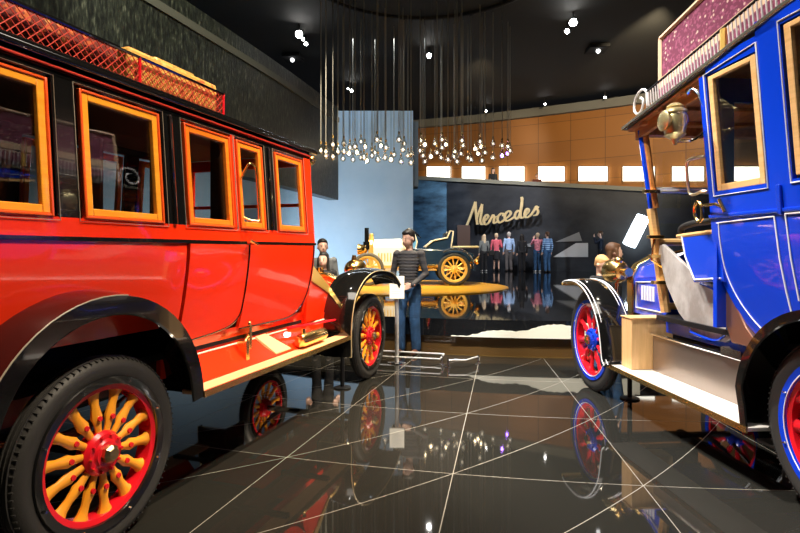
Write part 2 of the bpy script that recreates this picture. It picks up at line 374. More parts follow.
# ---------------- the stage -------------------------------------------------
STG = mat('stage_black_gloss', (.008, .009, .011), .04, ior=1.8)
R0 = 9.9
def stage_ring(name, r, z0, z1, m, a0=-180, a1=180, th=None, n=96):
    mb = MB(); A = []
    for i in range(n+1):
        t = math.radians(a0+(a1-a0)*i/n); A.append((CX-r*math.sin(t), CY-r*math.cos(t)))
    lo = [mb.V((x, y, z0)) for x, y in A[:-1]]; hi = [mb.V((x, y, z1)) for x, y in A[:-1]]
    mb.F(lo[::-1]); mb.F(hi)
    for i in range(n): mb.F([lo[i], lo[(i+1) % n], hi[(i+1) % n], hi[i]])
    return mb.build(name, m, smooth=True, ang=30)
tag(stage_ring('floor_plinth', R0-.06, 0.0, .26, mat('brown_plinth', (.10, .055, .018), .15, coat=.5)), kind='structure')
tag(stage_ring('floor_stage', R0, .26, .5, STG), kind='structure')
mb = MB(); n = 72
vs = [mb.V((.0+2.75*math.cos(2*PI*i/n), 13.8+2.75*math.sin(2*PI*i/n), .502)) for i in range(n)]; vt = [mb.V((v.co.x, v.co.y, .52)) for v in vs]
mb.F(vs[::-1]); mb.F(vt)
for i in range(n): mb.F([vs[i], vs[(i+1) % n], vt[(i+1) % n], vt[i]])
tag(mb.build('display_disc', mat('yellow_disc', (.75, .38, .03), .35), smooth=False), 'flat round yellow display disc under the white and gold open car', 'display disc')
# white torn band along the stage front
mb = MB(); P = []
rnd = random.Random(3)
N_ = 60; U = []; D = []
for i in range(N_+1):
    a = math.radians(13.4-14.5*i/N_)   # from the left tip towards the right
    rr = R0+.012; x, y = CX-rr*math.sin(a), CY-rr*math.cos(a); f = i/N_
    zt = .275+.215*min(1, f*1.35)**1.1+rnd.uniform(-.008, .008)-.02*math.sin(f*21); zb = .262
    U.append((x, y, max(zt, zb+.004))); D.append((x, y, zb))
A = [mb.V(p) for p in U]; B = [mb.V(p) for p in D]
def inn(p): v = Vector((CX-p[0], CY-p[1])).normalized()*.02; return (p[0]+v.x, p[1]+v.y, p[2])
A2 = [mb.V(inn(p)) for p in U]; B2 = [mb.V(inn(p)) for p in D]
for i in range(N_): mb.F([A[i], A[i+1], B[i+1], B[i]]); mb.F([A[i], A2[i], A2[i+1], A[i+1]]); mb.F([B[i], B[i+1], B2[i+1], B2[i]])
mb.F([A[0], B[0], B2[0], A2[0]]); mb.F([A[-1], A2[-1], B2[-1], B[-1]])
tag(mb.build('torn_edge_graphic', mat('white_graphic', (.88, .86, .74), .9), smooth=False), 'white torn edge graphic running along the black stage front', 'wall graphic')
# mural facets on the dark wall at right
FAC = mat('pale_grey_print', (.6, .61, .62), .4); FAC2 = mat('mid_grey_print', (.22, .23, .24), .4)
def facet(pts, m, label):
    mb = MB(); Q = []
    for px, py in pts:
        a = (px-400)/533; # hit the wall plane, slightly in front
        d = (W1-W0); nx, ny = -d.y, d.x; c = nx*W0.x+ny*(W0.y-.05); t = c/(nx*a+ny); Q.append((a*t, t, 1.45-(py-250)/533*t))
    mb.prism(Q, 0, (-.008, -.02, 0)); tag(mb.build('wall_graphic', m, smooth=False), label, 'wall graphic', 'grey facets on the dark wall')
facet([(555, 242), (579, 232), (582, 241)], FAC2, 'small grey triangular facet above the larger pale facet on dark wall')
facet([(553, 257), (576, 243), (588, 243), (588, 257)], FAC, 'large pale grey facet low on the dark wall')
facet([(520, 246), (531, 243), (531, 247)], FAC2, 'narrow grey sliver facet between visitors on dark wall')
# light screens of the ramp
SCR = emis('lit_screen', (1, .97, .84), 2.2)
scr = [(401, 416, 'leftmost'), (427, 451, 0), (462, 486, 0), (499, 525, 0), (538, 565, 0), (578, 608, 0), (622, 655, 0), (671, 704, 0), (722, 760, 0)]
names = ['lit window panel nearest the pale blue column, leftmost of the row', 'lit window panel left of the dark visitor on the ramp, second from left', 'lit window panel between the dark visitor and the visitor in brown on the ramp',
         'lit window panel just right of the visitor in brown on the ramp', 'lit window panel left of the one crossed by the blue coach post', 'lit window panel crossed by the blue windscreen post of the blue coach',
         'lit window panel seen through the open driver compartment of the blue coach', 'lit window panel seen through the side window of the blue coach']
def wallhit(px, off):
    a = (px-400)/533
    for i in range(len(OW2)-1):
        p, q = Vector(OW2[i]), Vector(OW2[i+1]); p = p+Vector((-.05, -off)); q = q+Vector((-.05, -off))
        d = q-p; den = d.x-a*d.y
        t = (a*p.y-p.x)/den
        if -.001 <= t <= 1.001: return p+d*t
    return None
for i, (x0, x1, _) in enumerate(scr[1:]):
    p, q = wallhit(x0, .06), wallhit(x1, .06)
    if p is None or q is None: continue
    zt = lambda v: 1.45+(250-166.5)/533*v.y; zb = lambda v: 1.45+(250-182)/533*v.y
    r = empty('lit_panel', (p.x, p.y, zb(p))); tag(r, names[i], 'lit panel', 'lit panels along the ramp wall')
    mb = MB(); d = Vector((-.04, -.1, 0)); P0 = Vector((0, 0, 0)); P1 = Vector((q.x-p.x, q.y-p.y, zb(q)-zb(p)))
    h0 = zt(p)-zb(p); h1 = zt(q)-zb(q)
    mb.prism([P0, P1, P1+Vector((0, 0, h1)), P0+Vector((0, 0, h0))], 0, d); mb.build('light_face', SCR, r, smooth=False)
    mb = MB()
    for a_, b_ in ((P0, P1), (P1, P1+Vector((0, 0, h1))), (P1+Vector((0, 0, h1)), P0+Vector((0, 0, h0))), (P0+Vector((0, 0, h0)), P0)): mb.tube([a_+d, b_+d], .03, 4)
    mb.build('panel_frame', mat('panel_frame', (.25, .12, .04), .5), r, smooth=False)
# ---------------- ceiling lamps ---------------------------------------------
LAMP = emis('lamp_lens', (1, .97, .92), 60); LAMPD = emis('dim_lamp_lens', (1, .95, .85), 6)
def ceiling_spot(px, py, r, bright, label):
    Y = 533*7.05/(250-py); X = (px-400)/533*Y
    root = empty('ceiling_spotlight', (X, Y, 8.6)); tag(root, label, 'spotlight', 'ceiling spotlights')
    d = (Vector((0, 0, 1.45))-Vector((X, Y, 8.2))).normalized()
    mb = MB(); mb.cyl((0, 0, 0), (0, 0, -.25), .02, n=8); mb.build('stem', DARKM, root)
    c = Vector((0, 0, -.3)); mb = MB(); mb.lathe([(r*.8, -.28), (r*1.15, -.25), (r*1.25, 0), (r*1.05, 0), (r*1.0, -.03)], c, d, 20); mb.build('housing', DARKM, root)
    mb = MB(); mb.lathe([(r*.98, -.025), (r*.9, .0), (r*.3, .015)], c, d, 20); mb.build('lens', LAMP if bright else LAMPD, root)
for a in [(299, 28, .11, 1, 'brightest ceiling spotlight at the left, top of a row of three'), (303, 33, .05, 1, 'small ceiling spotlight in the middle of the row of three'), (306, 38, .055, 1, 'small ceiling spotlight lowest of the row of three'),
          (352, 86, .06, 1, 'small spotlight on the ceiling above the left pendant bulbs'), (429, 50, .08, 1, 'single ceiling spotlight in the middle above the pendant bulbs'),
          (573, 16, .11, 1, 'bright white ceiling spotlight at the right, upper of two'), (567, 25, .07, 1, 'smaller ceiling spotlight at the right, lower of two'),
          (486, 107, .04, 1, 'tiny ceiling lamp leftmost above the orange wall'), (545, 100, .04, 1, 'tiny ceiling lamp in the middle above the orange wall'), (605, 93, .045, 1, 'tiny ceiling lamp rightmost above the orange wall'),
          (348, 84, .03, 1, 'tiny ceiling spotlight left of the small spotlight'), (545, 250-250*.6, .02, 0, 'x')][:-1]: ceiling_spot(*a)
for px, py, label in ((293, 57, 'dark square ceiling fixture below the left row of spotlights'), (597, 48, 'dark square ceiling fixture below the right pair of spotlights')):
    Y = 533*7.1/(250-py); X = (px-400)/533*Y; root = empty('ceiling_fixture', (X, Y, 8.6)); tag(root, label, 'ceiling fixture')
    mb = MB(); mb.prism([(-.35, -.3, -.02), (.3, -.4, -.02), (.35, .3, -.02), (-.3, .4, -.02)], 0, (0, 0, -.12)); mb.build('housing', mat('matte_black', (.006, .006, .006), .9), root, smooth=False)
    mb = MB(); mb.sphere((0, -.1, -.2), .07); mb.build('lens', emis('painted_glint', (1, 1, 1), 4), root)  # glowing ball stands in for a glint on the dark fixture
# slanted bright tube lamp on the right
r = empty('tube_lamp', at(633, 238, 20.5)); tag(r, 'glaring white slanted light tube on the dark wall behind the blue coach', 'tube lamp')
p0, p1 = at(629, 245, 20.5)-r.location, at(643, 217, 20.5)-r.location
mb = MB(); mb.tube([p0, p1], .24, 12); mb.build('tube', emis('white_tube', (.75, .88, 1), 16), r)
mb = MB(); mb.tube([p0+Vector((.05, .36, 0)), p1+Vector((.05, .36, 0))], .1, 8); mb.build('backing', DARKM, r)
# ---------------- pendant bulbs ---------------------------------------------
BULBG = glassmat('bulb_glass', (.93, .90, .84), .30)
FIL = emis('bulb_filament', (1, .8, .5), 30); FILD = emis('bulb_filament_dim', (1, .88, .70), 3); FILV = emis('violet_filament', (.35, .15, 1), 50)
CORD = mat('pale_cord', (.075, .07, .06), .5); CORDL = mat('bright_cord', (.34, .31, .24), .4)
def bulb_proto(name, fil):
    r = empty(name)
    mb = MB(); mb.cyl((0, 0, .24), (0, 0, .17), .025, .03, 10); mb.build('cap', BRASS, r)
    mb = MB(); mb.lathe([(.02, .18), (.032, .16), (.04, .12), (.075, .06), (.088, 0), (.075, -.05), (.04, -.08), (.006, -.09)], n=14); mb.build('glass', BULBG, r)
    mb = MB(); mb.sphere((0, 0, .01), .035, u=8, v=6); mb.build('filament', fil, r)
    return r
protos = {'d': bulb_proto('pendant_bulb', FILD), 'b': bulb_proto('pendant_bulb', FIL), 'v': bulb_proto('pendant_bulb', FILV)}
first = {k: True for k in protos}
BP = [(321, 151, 'd'), (326, 152, 'd'), (326, 156, 'd'), (333, 145, 'd'), (333, 157, 'd'), (344, 144, 'd'), (344, 152, 'd'), (343, 159, 'd'), (349, 154, 'b'), (355, 147, 'd'), (353, 160, 'd'), (357, 153, 'b'),
      (361, 142, 'd'), (361, 158, 'd'), (365, 147, 'b'), (367, 161, 'b'), (372, 150, 'd'), (377, 140, 'd'), (375, 153, 'd'), (381, 146, 'b'), (378, 160, 'd'), (386, 148, 'd'), (391, 160, 'b'), (394, 155, 'd'), (399, 140, 'd'),
      (401, 162, 'd'), (404, 144, 'd'), (403, 150, 'd'), (408, 156, 'd'), (411, 163, 'd'), (411, 155, 'd'), (421, 141, 'd'), (420, 151, 'd'), (425, 145, 'b'), (423, 156, 'd'), (425, 162, 'd'), (435, 144, 'd'), (437, 153, 'd'),
      (442, 140, 'd'), (442, 148, 'd'), (446, 145, 'b'), (441, 158, 'd'), (448, 160, 'd'), (455, 152, 'd'), (454, 157, 'd'), (462, 141, 'd'), (461, 154, 'd'), (457, 162, 'd'), (463, 146, 'd'), (468, 158, 'd'), (471, 160, 'd'),
      (475, 149, 'b'), (480, 142, 'd'), (478, 154, 'b'), (482, 161, 'd'), (485, 153, 'd'), (481, 147, 'b'), (493, 144, 'd'), (493, 158, 'd'), (502, 146, 'd'), (502, 156, 'v'), (508, 147, 'd'), (507, 154, 'v'), (510, 151, 'd'),
      (385, 158, 'd'), (364, 158, 'd'), (372, 156, 'd'), (350, 148, 'd'), (338, 152, 'd'), (431, 157, 'b')]
LB = {'d': 'dim clear glass bulb on a long thin cord in the pendant cluster', 'b': 'brightly glowing glass bulb on a long cord in the pendant cluster', 'v': 'violet glowing glass bulb at the right end of the pendant cluster'}
placed = []; order = sorted([j for j, b in enumerate(BP) if b[2] == 'b'], key=lambda j: BP[j][0])
ORD = ['first', 'second', 'third', 'fourth', 'fifth', 'sixth', 'seventh', 'eighth', 'ninth', 'tenth', 'eleventh', 'twelfth', 'thirteenth']
for i, (px, py, k) in enumerate(BP):
    for _ in range(200):
        Y = (12.6+1.5*random.random()) if px < 340 else (14.6+3.0*random.random()); p = at(px, py, Y)
        if all(math.hypot(p.x-q.x, p.y-q.y) > .19 for q in placed): break
    placed.append(p)
    if first[k]: o = protos[k]; first[k] = False
    else: o = copy_tree(protos[k])
    lb = LB[k]
    if k == 'b': lb = 'brightly glowing bulb on a long cord, %s glowing one from the left of the cluster' % ORD[order.index(i)]
    if k == 'v': lb = 'violet glowing bulb at the right end of the cluster, %s of the two' % ('left' if px < 505 else 'right')
    zone = 'dark stone wall' if px < 339 else 'pale blue wall' if px < 414 else 'orange wall'
    if k == 'd': lb = 'dim clear glass bulb on a long thin cord, hanging before the '+zone
    o.location = p; tag(o, lb, 'pendant bulb', {'d': 'dim pendant bulbs before the '+zone, 'b': 'glowing pendant bulbs', 'v': 'violet pendant bulbs'}[k])
    mb = MB(); mb.cyl((0, 0, .23), (0, 0, 8.6-p.z), .012 if i in (0, 3, 5, 18, 32, 36) else .005, n=5); mb.build('cord', CORDL if i in (0, 1, 3, 5, 18, 32, 36) else CORD, o)
# ---------------- lettering on the dark wall ---------------------------------
GOLDL = mat('gold_letter', (.90, .72, .38), .4, .3)
root = empty('wall_lettering', at(500, 228, 25.2)); tag(root, 'big gold script word on the dark back wall above the visitors', 'wall sign')
STR = {  # strokes per letter in crop pixels (5.333x of region starting at 440,190), width factor
 'M': [[(118, 196), (110, 206), (122, 211), (140, 196), (160, 150), (178, 100), (190, 66)], [(190, 66), (192, 110), (196, 150), (200, 182)], [(198, 150), (212, 110), (226, 78)], [(226, 78), (222, 120), (216, 165), (224, 184), (240, 172)]],
 'e1': [[(238, 165), (252, 152), (258, 140), (250, 132), (238, 146), (233, 168), (242, 184), (256, 178), (268, 166)]],
 'r': [[(264, 168), (276, 148), (284, 134), (290, 142), (302, 142)], [(294, 142), (288, 160), (289, 177), (304, 170)]],
 'c': [[(338, 138), (338, 127), (326, 126), (312, 140), (308, 158), (316, 174), (330, 170), (346, 156)]],
 'e2': [[(344, 156), (368, 140), (378, 124), (370, 112), (354, 122), (346, 144), (354, 164), (372, 160), (400, 142)]],
 'd': [[(428, 118), (418, 110), (406, 120), (400, 140), (408, 154), (420, 144), (430, 116), (438, 70), (436, 40)], [(440, 44), (434, 90), (430, 130), (436, 150), (452, 140)]],
 'e4': [[(450, 140), (466, 124), (474, 108), (466, 100), (456, 112), (452, 132), (460, 146), (474, 142), (490, 128)]],
 's': [[(488, 130), (504, 106), (514, 88), (518, 100), (524, 116), (516, 132), (500, 136)], [(514, 88), (526, 92)]],
}
def lpos(c):
    px, py = 440+c[0]/5.333, 190+c[1]/5.333; a = (px-400)/533; d = W1-W0
    nx, ny = -d.y, d.x; cc = nx*W0.x+ny*(W0.y-.5); t = cc/(nx*a+ny); return Vector((a*t, t, 1.45-(py-250)/533*t))-root.location
for ch, ss in STR.items():
    mb = MB()
    for st in ss:
        P3 = smoothpath([tuple(lpos(c)) for c in st], 4); N = len(P3)
        rs = []
        for i in range(N):
            a = Vector(P3[max(i-1, 0)]); b = Vector(P3[min(i+1, N-1)]); d = b-a; down = abs(d.z)/(d.length or 1)
            rs.append(.020+.036*down)
        pts = [Vector(p) for p in P3]; dn = Vector((-.16, -.36, 0)).normalized()*.07
        for i in range(N-1):          # ribbon strokes with a flat face and real depth
            a, b = pts[i], pts[i+1]; d = (b-a).normalized(); s_ = d.cross(dn).normalized()
            mb.prism([a-s_*rs[i]-d*.02, b-s_*rs[i+1]+d*.02, b+s_*rs[i+1]+d*.02, a+s_*rs[i]-d*.02], 0, dn)
    mb.build('letter', GOLDL, root, smooth=False)
# ================= VEHICLES ==============================================
def wheel(parent, loc, r, out, spoke_m, rim_m, band_m, hub_m, cap_m, ns, hw=.055, tyre_m=None, fancy=True, steer=0):
    """wheel with its axle along y; out = +1/-1 is the outer side"""
    W = empty('wheel', loc, steer, parent); a = (0, out, 0)
    mb = MB(); prof = []
    ri = r*.80; rt = (r-ri)
    for i in range(17):
        t = PI*i/16; prof.append((ri+rt*math.sin(t)**.75 if 0 < i < 16 else ri, -hw*math.cos(t)*1.0))
    prof = [(ri, -hw*.75)]+[(ri+rt*max(0, math.sin(t))**.6, -hw*math.cos(t)) for t in [PI*i/14 for i in range(1, 14)]]+[(ri, hw*.75)]
    mb.lathe(prof, ax=a, n=56, closed=True)
    if fancy:
        for s_ in (-.026, 0, .026): mb.tube([((r-.0005)*math.cos(t), s_, (r-.0005)*math.sin(t)) for t in [2*PI*i/56 for i in range(56)]], .0045, 4, closed=True)
        for i in range(90):
            t = 2*PI*i/90; mb.cyl((r*.987*math.cos(t), out*hw*.45, r*.987*math.sin(t)), (r*.972*math.cos(t), out*hw*.80, r*.972*math.sin(t)), .004, n=4)
    mb.build('tire', tyre_m or RUB, W)
    mb = MB(); mb.lathe([(r*.80, -hw*.8), (r*.80, hw*.8), (r*.79, hw*.95), (r*.71, hw*.88), (r*.70, hw*.6), (r*.70, -hw*.8)], ax=a, n=48, closed=True)
    mb.build('rim_band', band_m, W)
    if fancy:
        b0 = None
        for i in range(8):
            if b0 is None: mb = MB(); mb.cyl((r*.75, out*hw*.9, 0), (r*.75, out*(hw*.9+.014), 0), .009, .006, 8); b0 = ob = mb.build('rim_bolt', CHROME, W)
            else: ob = b0.copy(); COL.objects.link(ob)
            ob.rotation_euler = (0, 2*PI*(i+.5)/8, 0)
        if band_m is BLUE:
            mb = MB(); mb.tube([(r*.715*math.cos(t), out*hw*.92, r*.715*math.sin(t)) for t in [2*PI*i/40 for i in range(40)]], .003, 5, closed=True); mb.build('rim_line', WHITE, W)
    mb = MB(); mb.lathe([(r*.71, -hw*.7), (r*.71, hw*.68), (r*.65, hw*.55), (r*.64, -hw*.7)], ax=a, n=48, closed=True); mb.build('felloe', rim_m, W)
    sp = None
    for i in range(ns):
        if sp is None:
            mb = MB()
            P = [(r*.13, 0), (r*.2, 0), (r*.32, 0), (r*.38, 0), (r*.5, 0), (r*.6, 0), (r*.65, 0)]
            RX = [.012, .016, .021, .031, .022, .028, .040] if fancy else [.014, .018, .02, .02, .017, .018, .022]
            R = []
            for (x, _), q in zip(P, RX):
                k = r/.465; R.append([mb.V((x, .7*q*k*math.cos(t)+out*hw*.35*(1-x/(r*.65)), q*k*math.sin(t))) for t in [2*PI*j/10 for j in range(10)]])
            for A, B in zip(R, R[1:]):
                for j in range(10): mb.F([A[j], A[(j+1) % 10], B[(j+1) % 10], B[j]])
            mb.F(R[0][::-1]); mb.F(R[-1])
            if fancy:
                mb.mi = 1; mb.cyl((r*.37, out*.015, 0), (r*.37, out*.036, 0), .016*r/.465, .012, 10); mb.mi = 0
            sp = mb.build('spoke', [spoke_m, rim_m], W); o = sp
        else: o = sp.copy(); COL.objects.link(o)
        o.rotation_euler = (0, 2*PI*(i+.25)/ns, 0)
    mb = MB(); mb.lathe([(r*.06, -hw*1.1), (r*.17, -hw*.9), (r*.22, -hw*.5), (r*.23, hw*.45), (r*.20, hw*.75), (r*.15, hw*.8), (r*.13, hw*1.0), (.02, hw*1.05)], ax=a, n=28)
    if fancy:
        for i in range(10):
            t = 2*PI*i/10; p = Vector((r*.185*math.cos(t), out*hw*.7, r*.185*math.sin(t))); mb.cyl(p, p+Vector((0, out*.018, 0)), .008, .007, 6)
    mb.build('hub', hub_m, W)
    mb = MB(); mb.lathe([(r*.095, hw*.9), (r*.095, hw*1.35), (r*.08, hw*1.5), (r*.06, hw*1.6), (.004, hw*1.62)], ax=a, n=8 if fancy else 16); mb.build('hub_cap', cap_m, W, ang=20)
    return W
def underbody(car, L, half, z, m, wheel_r):
    mb = MB()
    for s_ in (-1, 1): mb.box(-.75, L+.35, s_*.38-.03, s_*.38+.03, z-.06, z+.06)
    for x in (-.7, .6, L*.55, L+.3): mb.box(x-.03, x+.03, -.38, .38, z-.05, z+.05)
    mb.build('chassis_frame', m, car, smooth=False)
    for x in (0, L):
        mb = MB(); mb.cyl((x, -half, wheel_r), (x, half, wheel_r), .032, n=12); mb.sphere((x, 0, wheel_r), .13 if x == 0 else .05, .13 if x == 0 else .07, .13 if x == 0 else .05); mb.build('axle', DARKM, car)
        for s_ in (-1, 1):
            mb = MB()
            for k in range(4):
                w_ = .42-.09*k; mb.tube([(x-w_+2*w_*i/8, s_*.5, wheel_r+.04-.012*k+.10*((i-4)/4)**2*(w_/.42)**2+(.03 if 1 else 0)) for i in range(9)], .011, 6)
            mb.build('leaf_spring', m, car)
# ---------------- red coach ----------------------------------------------
uR = Vector((.31375, .94951)); nR = Vector((.94951, -.31375)); HR = .72
oR = Vector((-1.47, 2.60))-nR*HR
red = empty('vintage_coach', (oR.x, oR.y, 0), math.atan2(uR.y, uR.x))
tag(red, 'glossy red vintage coach with black upper body and yellow window frames at the left', 'vintage car')
def rq(z):   # sideways offset of the body side with height
    if z >= 1.5: return -.05*(z-1.5)/.7
    return -.10*((1.5-z)/.62)**1.6
def rf(side, extra=0):
    def f(x, q, z):
        fl = 0
        if z < 1.5: fl = .018*math.exp(-((x-.5)/.12)**2)
        return (x, side*(HR+q+rq(z)+fl*.6), z)
    return f
def rb(side):   # plain outboard coordinate
    return lambda x, q, z: (x, side*(HR+q), z)
RW = [(-.78, -.23), (-.07, .445)]
RD = [(.647, 1.10), (1.17, 1.49), (1.67, 2.11)]
for side in (-1, 1):
    f = rf(side)
    # lower rear panel, belt, upper pillars
    mb = MB(f); mb.box(-.95, .62, -.03, 0, 1.0, 1.60, (16, 1, 8)); mb.box(.62, 2.26, -.03, -.006, .80, .90, (8, 1, 1)); mb.box(2.2, 2.27, -.03, 0, .88, 1.6, (1, 1, 8)); mb.box(.62, 2.2, -.03, -.0, 1.505, 1.6, (8, 1, 1))
    mb.build('body_side', RED, red)
    mb = MB(f)
    for x0, x1 in ((-.95, -.80), (-.21, -.09), (.465, .627), (1.51, 1.65)): mb.box(x0, x1, -.03, .002, 1.6, 2.26, (2, 1, 6))
    mb.box(-.95, 2.27, -.03, .002, 2.24, 2.33, (10, 1, 1))
    for x in (.53, 1.58): mb.tube([(x, .006, 1.6+.64*i/6) for i in range(7)], .014, 8)
    mb.build('upper_body', BLACK, red, bevel=.004)
    mb = MB(f); mb.box(2.15, 2.27, -.03, .004, 1.6, 2.26, (2, 1, 6)); mb.build('corner_post', RED, red, bevel=.006)
    mb = MB(f); mb.box(1.11, 1.16, -.03, .004, 1.6, 2.25, (1, 1, 6)); mb.build('door_post', RED, red, bevel=.006)
    mb = MB(f); mb.box(-.96, 2.28, -.002, .008, 1.492, 1.512, (20, 1, 1)); mb.build('belt_moulding', BLACK, red)
    mb = MB(f); mb.tube([(-.95+3.24*i/24, .014, 2.285) for i in range(25)], .0075, 6)
    mb.build('roof_stripe', mat('red_stripe', (.88, .05, .02), .6), red)
    # pinstripes round the windows on black
    mb = MB(f)
    for x0, x1 in RW+RD:
        a, b = x0-.03, x1+.03; P = [(a, .006, 1.585), (b, .006, 1.585), (b, .006, 2.245), (a, .006, 2.245)]
        mb.tube(P, .0022, 4, closed=True)
    mb.build('window_pinstripe', DCREAM, red)
    # windows in the fixed body
    for x0, x1 in RW+RD:
        mb = MB(f)
        for o_, w_, y0, y1, mi in ((0, .014, -.018, .010, 1), (.014, .036, -.026, .003, 0)):
            mb.mi = mi; a, b, c, d = x0+o_, x1-o_, 1.60+o_, 2.225-o_
            mb.box(a, a+w_, y0, y1, c, d, (1, 1, 6)); mb.box(b-w_, b, y0, y1, c, d, (1, 1, 6)); mb.box(a+w_, b-w_, y0, y1, c, c+w_, (3, 1, 1)); mb.box(a+w_, b-w_, y0, y1, d-w_, d, (3, 1, 1))
        wf = mb.build('window_frame', [WOODY if x0 < .5 else WOODO, FRAMER], red, bevel=.004)
        mb = MB(f); mb.box(x0+.05, x1-.05, -.022, -.018, 1.65, 2.175, (1, 1, 4)); mb.build('pane', GLASS, wf, smooth=False)
    # doors
    for x0, x1, cut in ((.64, 1.245, 1), (1.262, 2.21, 2)):
        mb = MB(f)
        colpanel(mb, x0, x1, 18, (lambda m_: .885+.03*max(0, (m_-.64)/.6)+.10*max(0, (m_-1.1)/.145)**3) if cut == 1 else (lambda m_: .89+.18*max(0, (m_-1.95)/.26)**2.2), 1.488, -.02, .010)
        dr = mb.build('door', RED, red)
        mb = MB(f)
        if cut == 1: P = [(1.253, .012, 1.488), (1.253, .012, 1.3), (1.25, .012, 1.1), (1.235, .012, .99), (1.15, .012, .925), (1.0, .012, .9), (.8, .012, .885), (.66, .012, .88)]
        else: P = [(1.27, .012, .885), (1.6, .012, .882), (1.95, .012, .885), (2.12, .012, .95), (2.2, .012, 1.08), (2.225, .012, 1.25), (2.23, .012, 1.488)]
        mb.tube(smoothpath(P, 4), .006, 6); mb.build('door_seam', BLACK, dr)
    mb = MB(rf(side)); h = [(1.23, .012, 1.505), (1.235, .05, 1.505)]; mb.tube(h, .012, 8)
    mb.tube([(1.20, .05, 1.52), (1.24, .055, 1.505), (1.29, .05, 1.49)], .010, 8); mb.build('door_handle', BRASS, red)
    mb = MB(f); mb.tube(smoothpath([(1.20, .01, 1.96), (1.20, .06, 2.03), (1.21, .08, 2.055), (1.26, .08, 2.05), (1.285, .08, 2.0), (1.285, .08, 1.70), (1.26, .08, 1.655), (1.21, .05, 1.66), (1.20, .01, 1.68)], 4), .008, 8); mb.build('grab_handle', BRASS, red)
    # sill, apron, running board
    mb = MB(rb(side)); mb.box(.55, 2.75, -.16, -.13, .68, .84, (6, 1, 1))
    mb.prism([(.62, -.13, .77), (2.35, -.13, .77), (2.35, .01, .632), (.62, .01, .632)], 0, (0, .004, -.012)); mb.build('valance', RED, red, smooth=False)
    mb = MB(rb(side)); mb.tube([(.6, -.125, .775), (2.9, -.125, .775)], .006, 6); mb.build('valance_line', CREAM, red)
    mb = MB(rb(side)); mb.box(.58, 2.69, -.0, .155, .60, .625); rbd = mb.build('running_board', BOARD, red, bevel=.003)
    mb = MB(rb(side)); mb.box(.58, 2.69, .150, .162, .592, .630); mb.build('edge_trim', BRASS, rbd)
    mb = MB(rb(side))
    for x in (.9, 1.6, 2.3): mb.box(x-.02, x+.02, -.35, .12, .57, .6)
    mb.build('board_bracket', DARKM, red, smooth=False)
    # fuel cylinder and brackets
    mb = MB(rb(side)); mb.lathe([(.02, 0), (.05, .01), (.06, .04), (.06, .42), (.05, .45), (.02, .46)], (1.92, .03, .695), (1, 0, 0), 20)
    mb.cyl((2.0, .03, .74), (2.0, .03, .79), .022, n=10); mb.build('brass_cylinder', BRASS, red)
    mb = MB(rb(side)); mb.box(1.26, 1.30, -.10, -.02, .66, .80); mb.box(1.36, 1.39, -.12, -.06, .72, .90); mb.tube([(1.27, -.05, .78), (1.37, -.08, .82), (1.38, -.08, .92)], .016, 6); mb.build('step_bracket', BRASS, red, bevel=.004)
    mb = MB(rb(side)); mb.prism([(1.52, -.12, .77), (1.66, -.12, .77), (1.85, .0, .63), (1.62, .0, .63)], 0, (0, 0, .02)); mb.build('toe_plate', BOARD, red, smooth=False)
    mb = MB(rb(side)); mb.tube([(1.9, -.06, .80), (2.95, .02, .765)], .012, 8); mb.build('brake_rod', SPOKER, red)
    # mudguards
    path = arc(-.02, .60, .63, 180, 90, 14)[0:]+arc(-.06, .60, .645, 88, 12, 12)+[(.60, .64)]
    path = [(-.66, .62)]+arc(-.055, .60, .635, 170, 8, 26)+[(.585, .60)]
    mb = MB(rb(side)); mb.strip(path, -.34, .155, .008, .085); fd = mb.build('mudguard', BLACK, red)
    mb = MB(rb(side)); mb.tube([(x, .158, z+.002) for x, z in path[:16]], .0035, 6); mb.build('edge_line', DCREAM, fd)
    mb = MB(rb(side))
    for i in range(len(path)-1):
        (x0, z0), (x1, z1) = path[i], path[i+1]
        mb.prism([(x0, -.33, z0), (x1, -.33, z1), (x1, -.33, .6), (x0, -.33, .6)], 0, (0, .01, 0))
    mb.build('wheel_arch_liner', MATTE, fd, smooth=False)
    path = smoothpath([(2.70, .42), (2.70, .55), (2.71, .74), (2.77, .92), (2.88, 1.05), (3.06, 1.155), (3.3, 1.215), (3.6, 1.22), (3.9, 1.18), (4.1, 1.10), (4.22, 1.02)], 4)
    mb = MB(rb(side)); mb.strip(path, -.17, .16, .008, .045); fd = mb.build('mudguard', BLACK, red)
    mb = MB(rb(side)); mb.tube([(x, .165, z) for x, z in path], .005, 6); mb.tube([(2.70, .165, .42), (2.70, -.17, .42)], .005, 6); mb.build('edge_line', mat('brass_edge_line', (.50, .40, .22), .4), fd)
    mb = MB(rb(side)); mb.box(2.69, 3.0, -.2, -.17, .42, 1.0, (1, 1, 1)); mb.build('inner_flap', BLACK, fd, smooth=False)
    for x, rad, nsp in ((0, .465, 14), (3.65, .475, 12)):
        wheel(red, (x, side*(HR-(.045 if x else 0)), rad), rad, side, SPOKEY, SPOKER, BLACK, SPOKER, mat('brass_nut', (.6, .48, .25), .3, 1), nsp, hw=.062)
red_children_mid = True
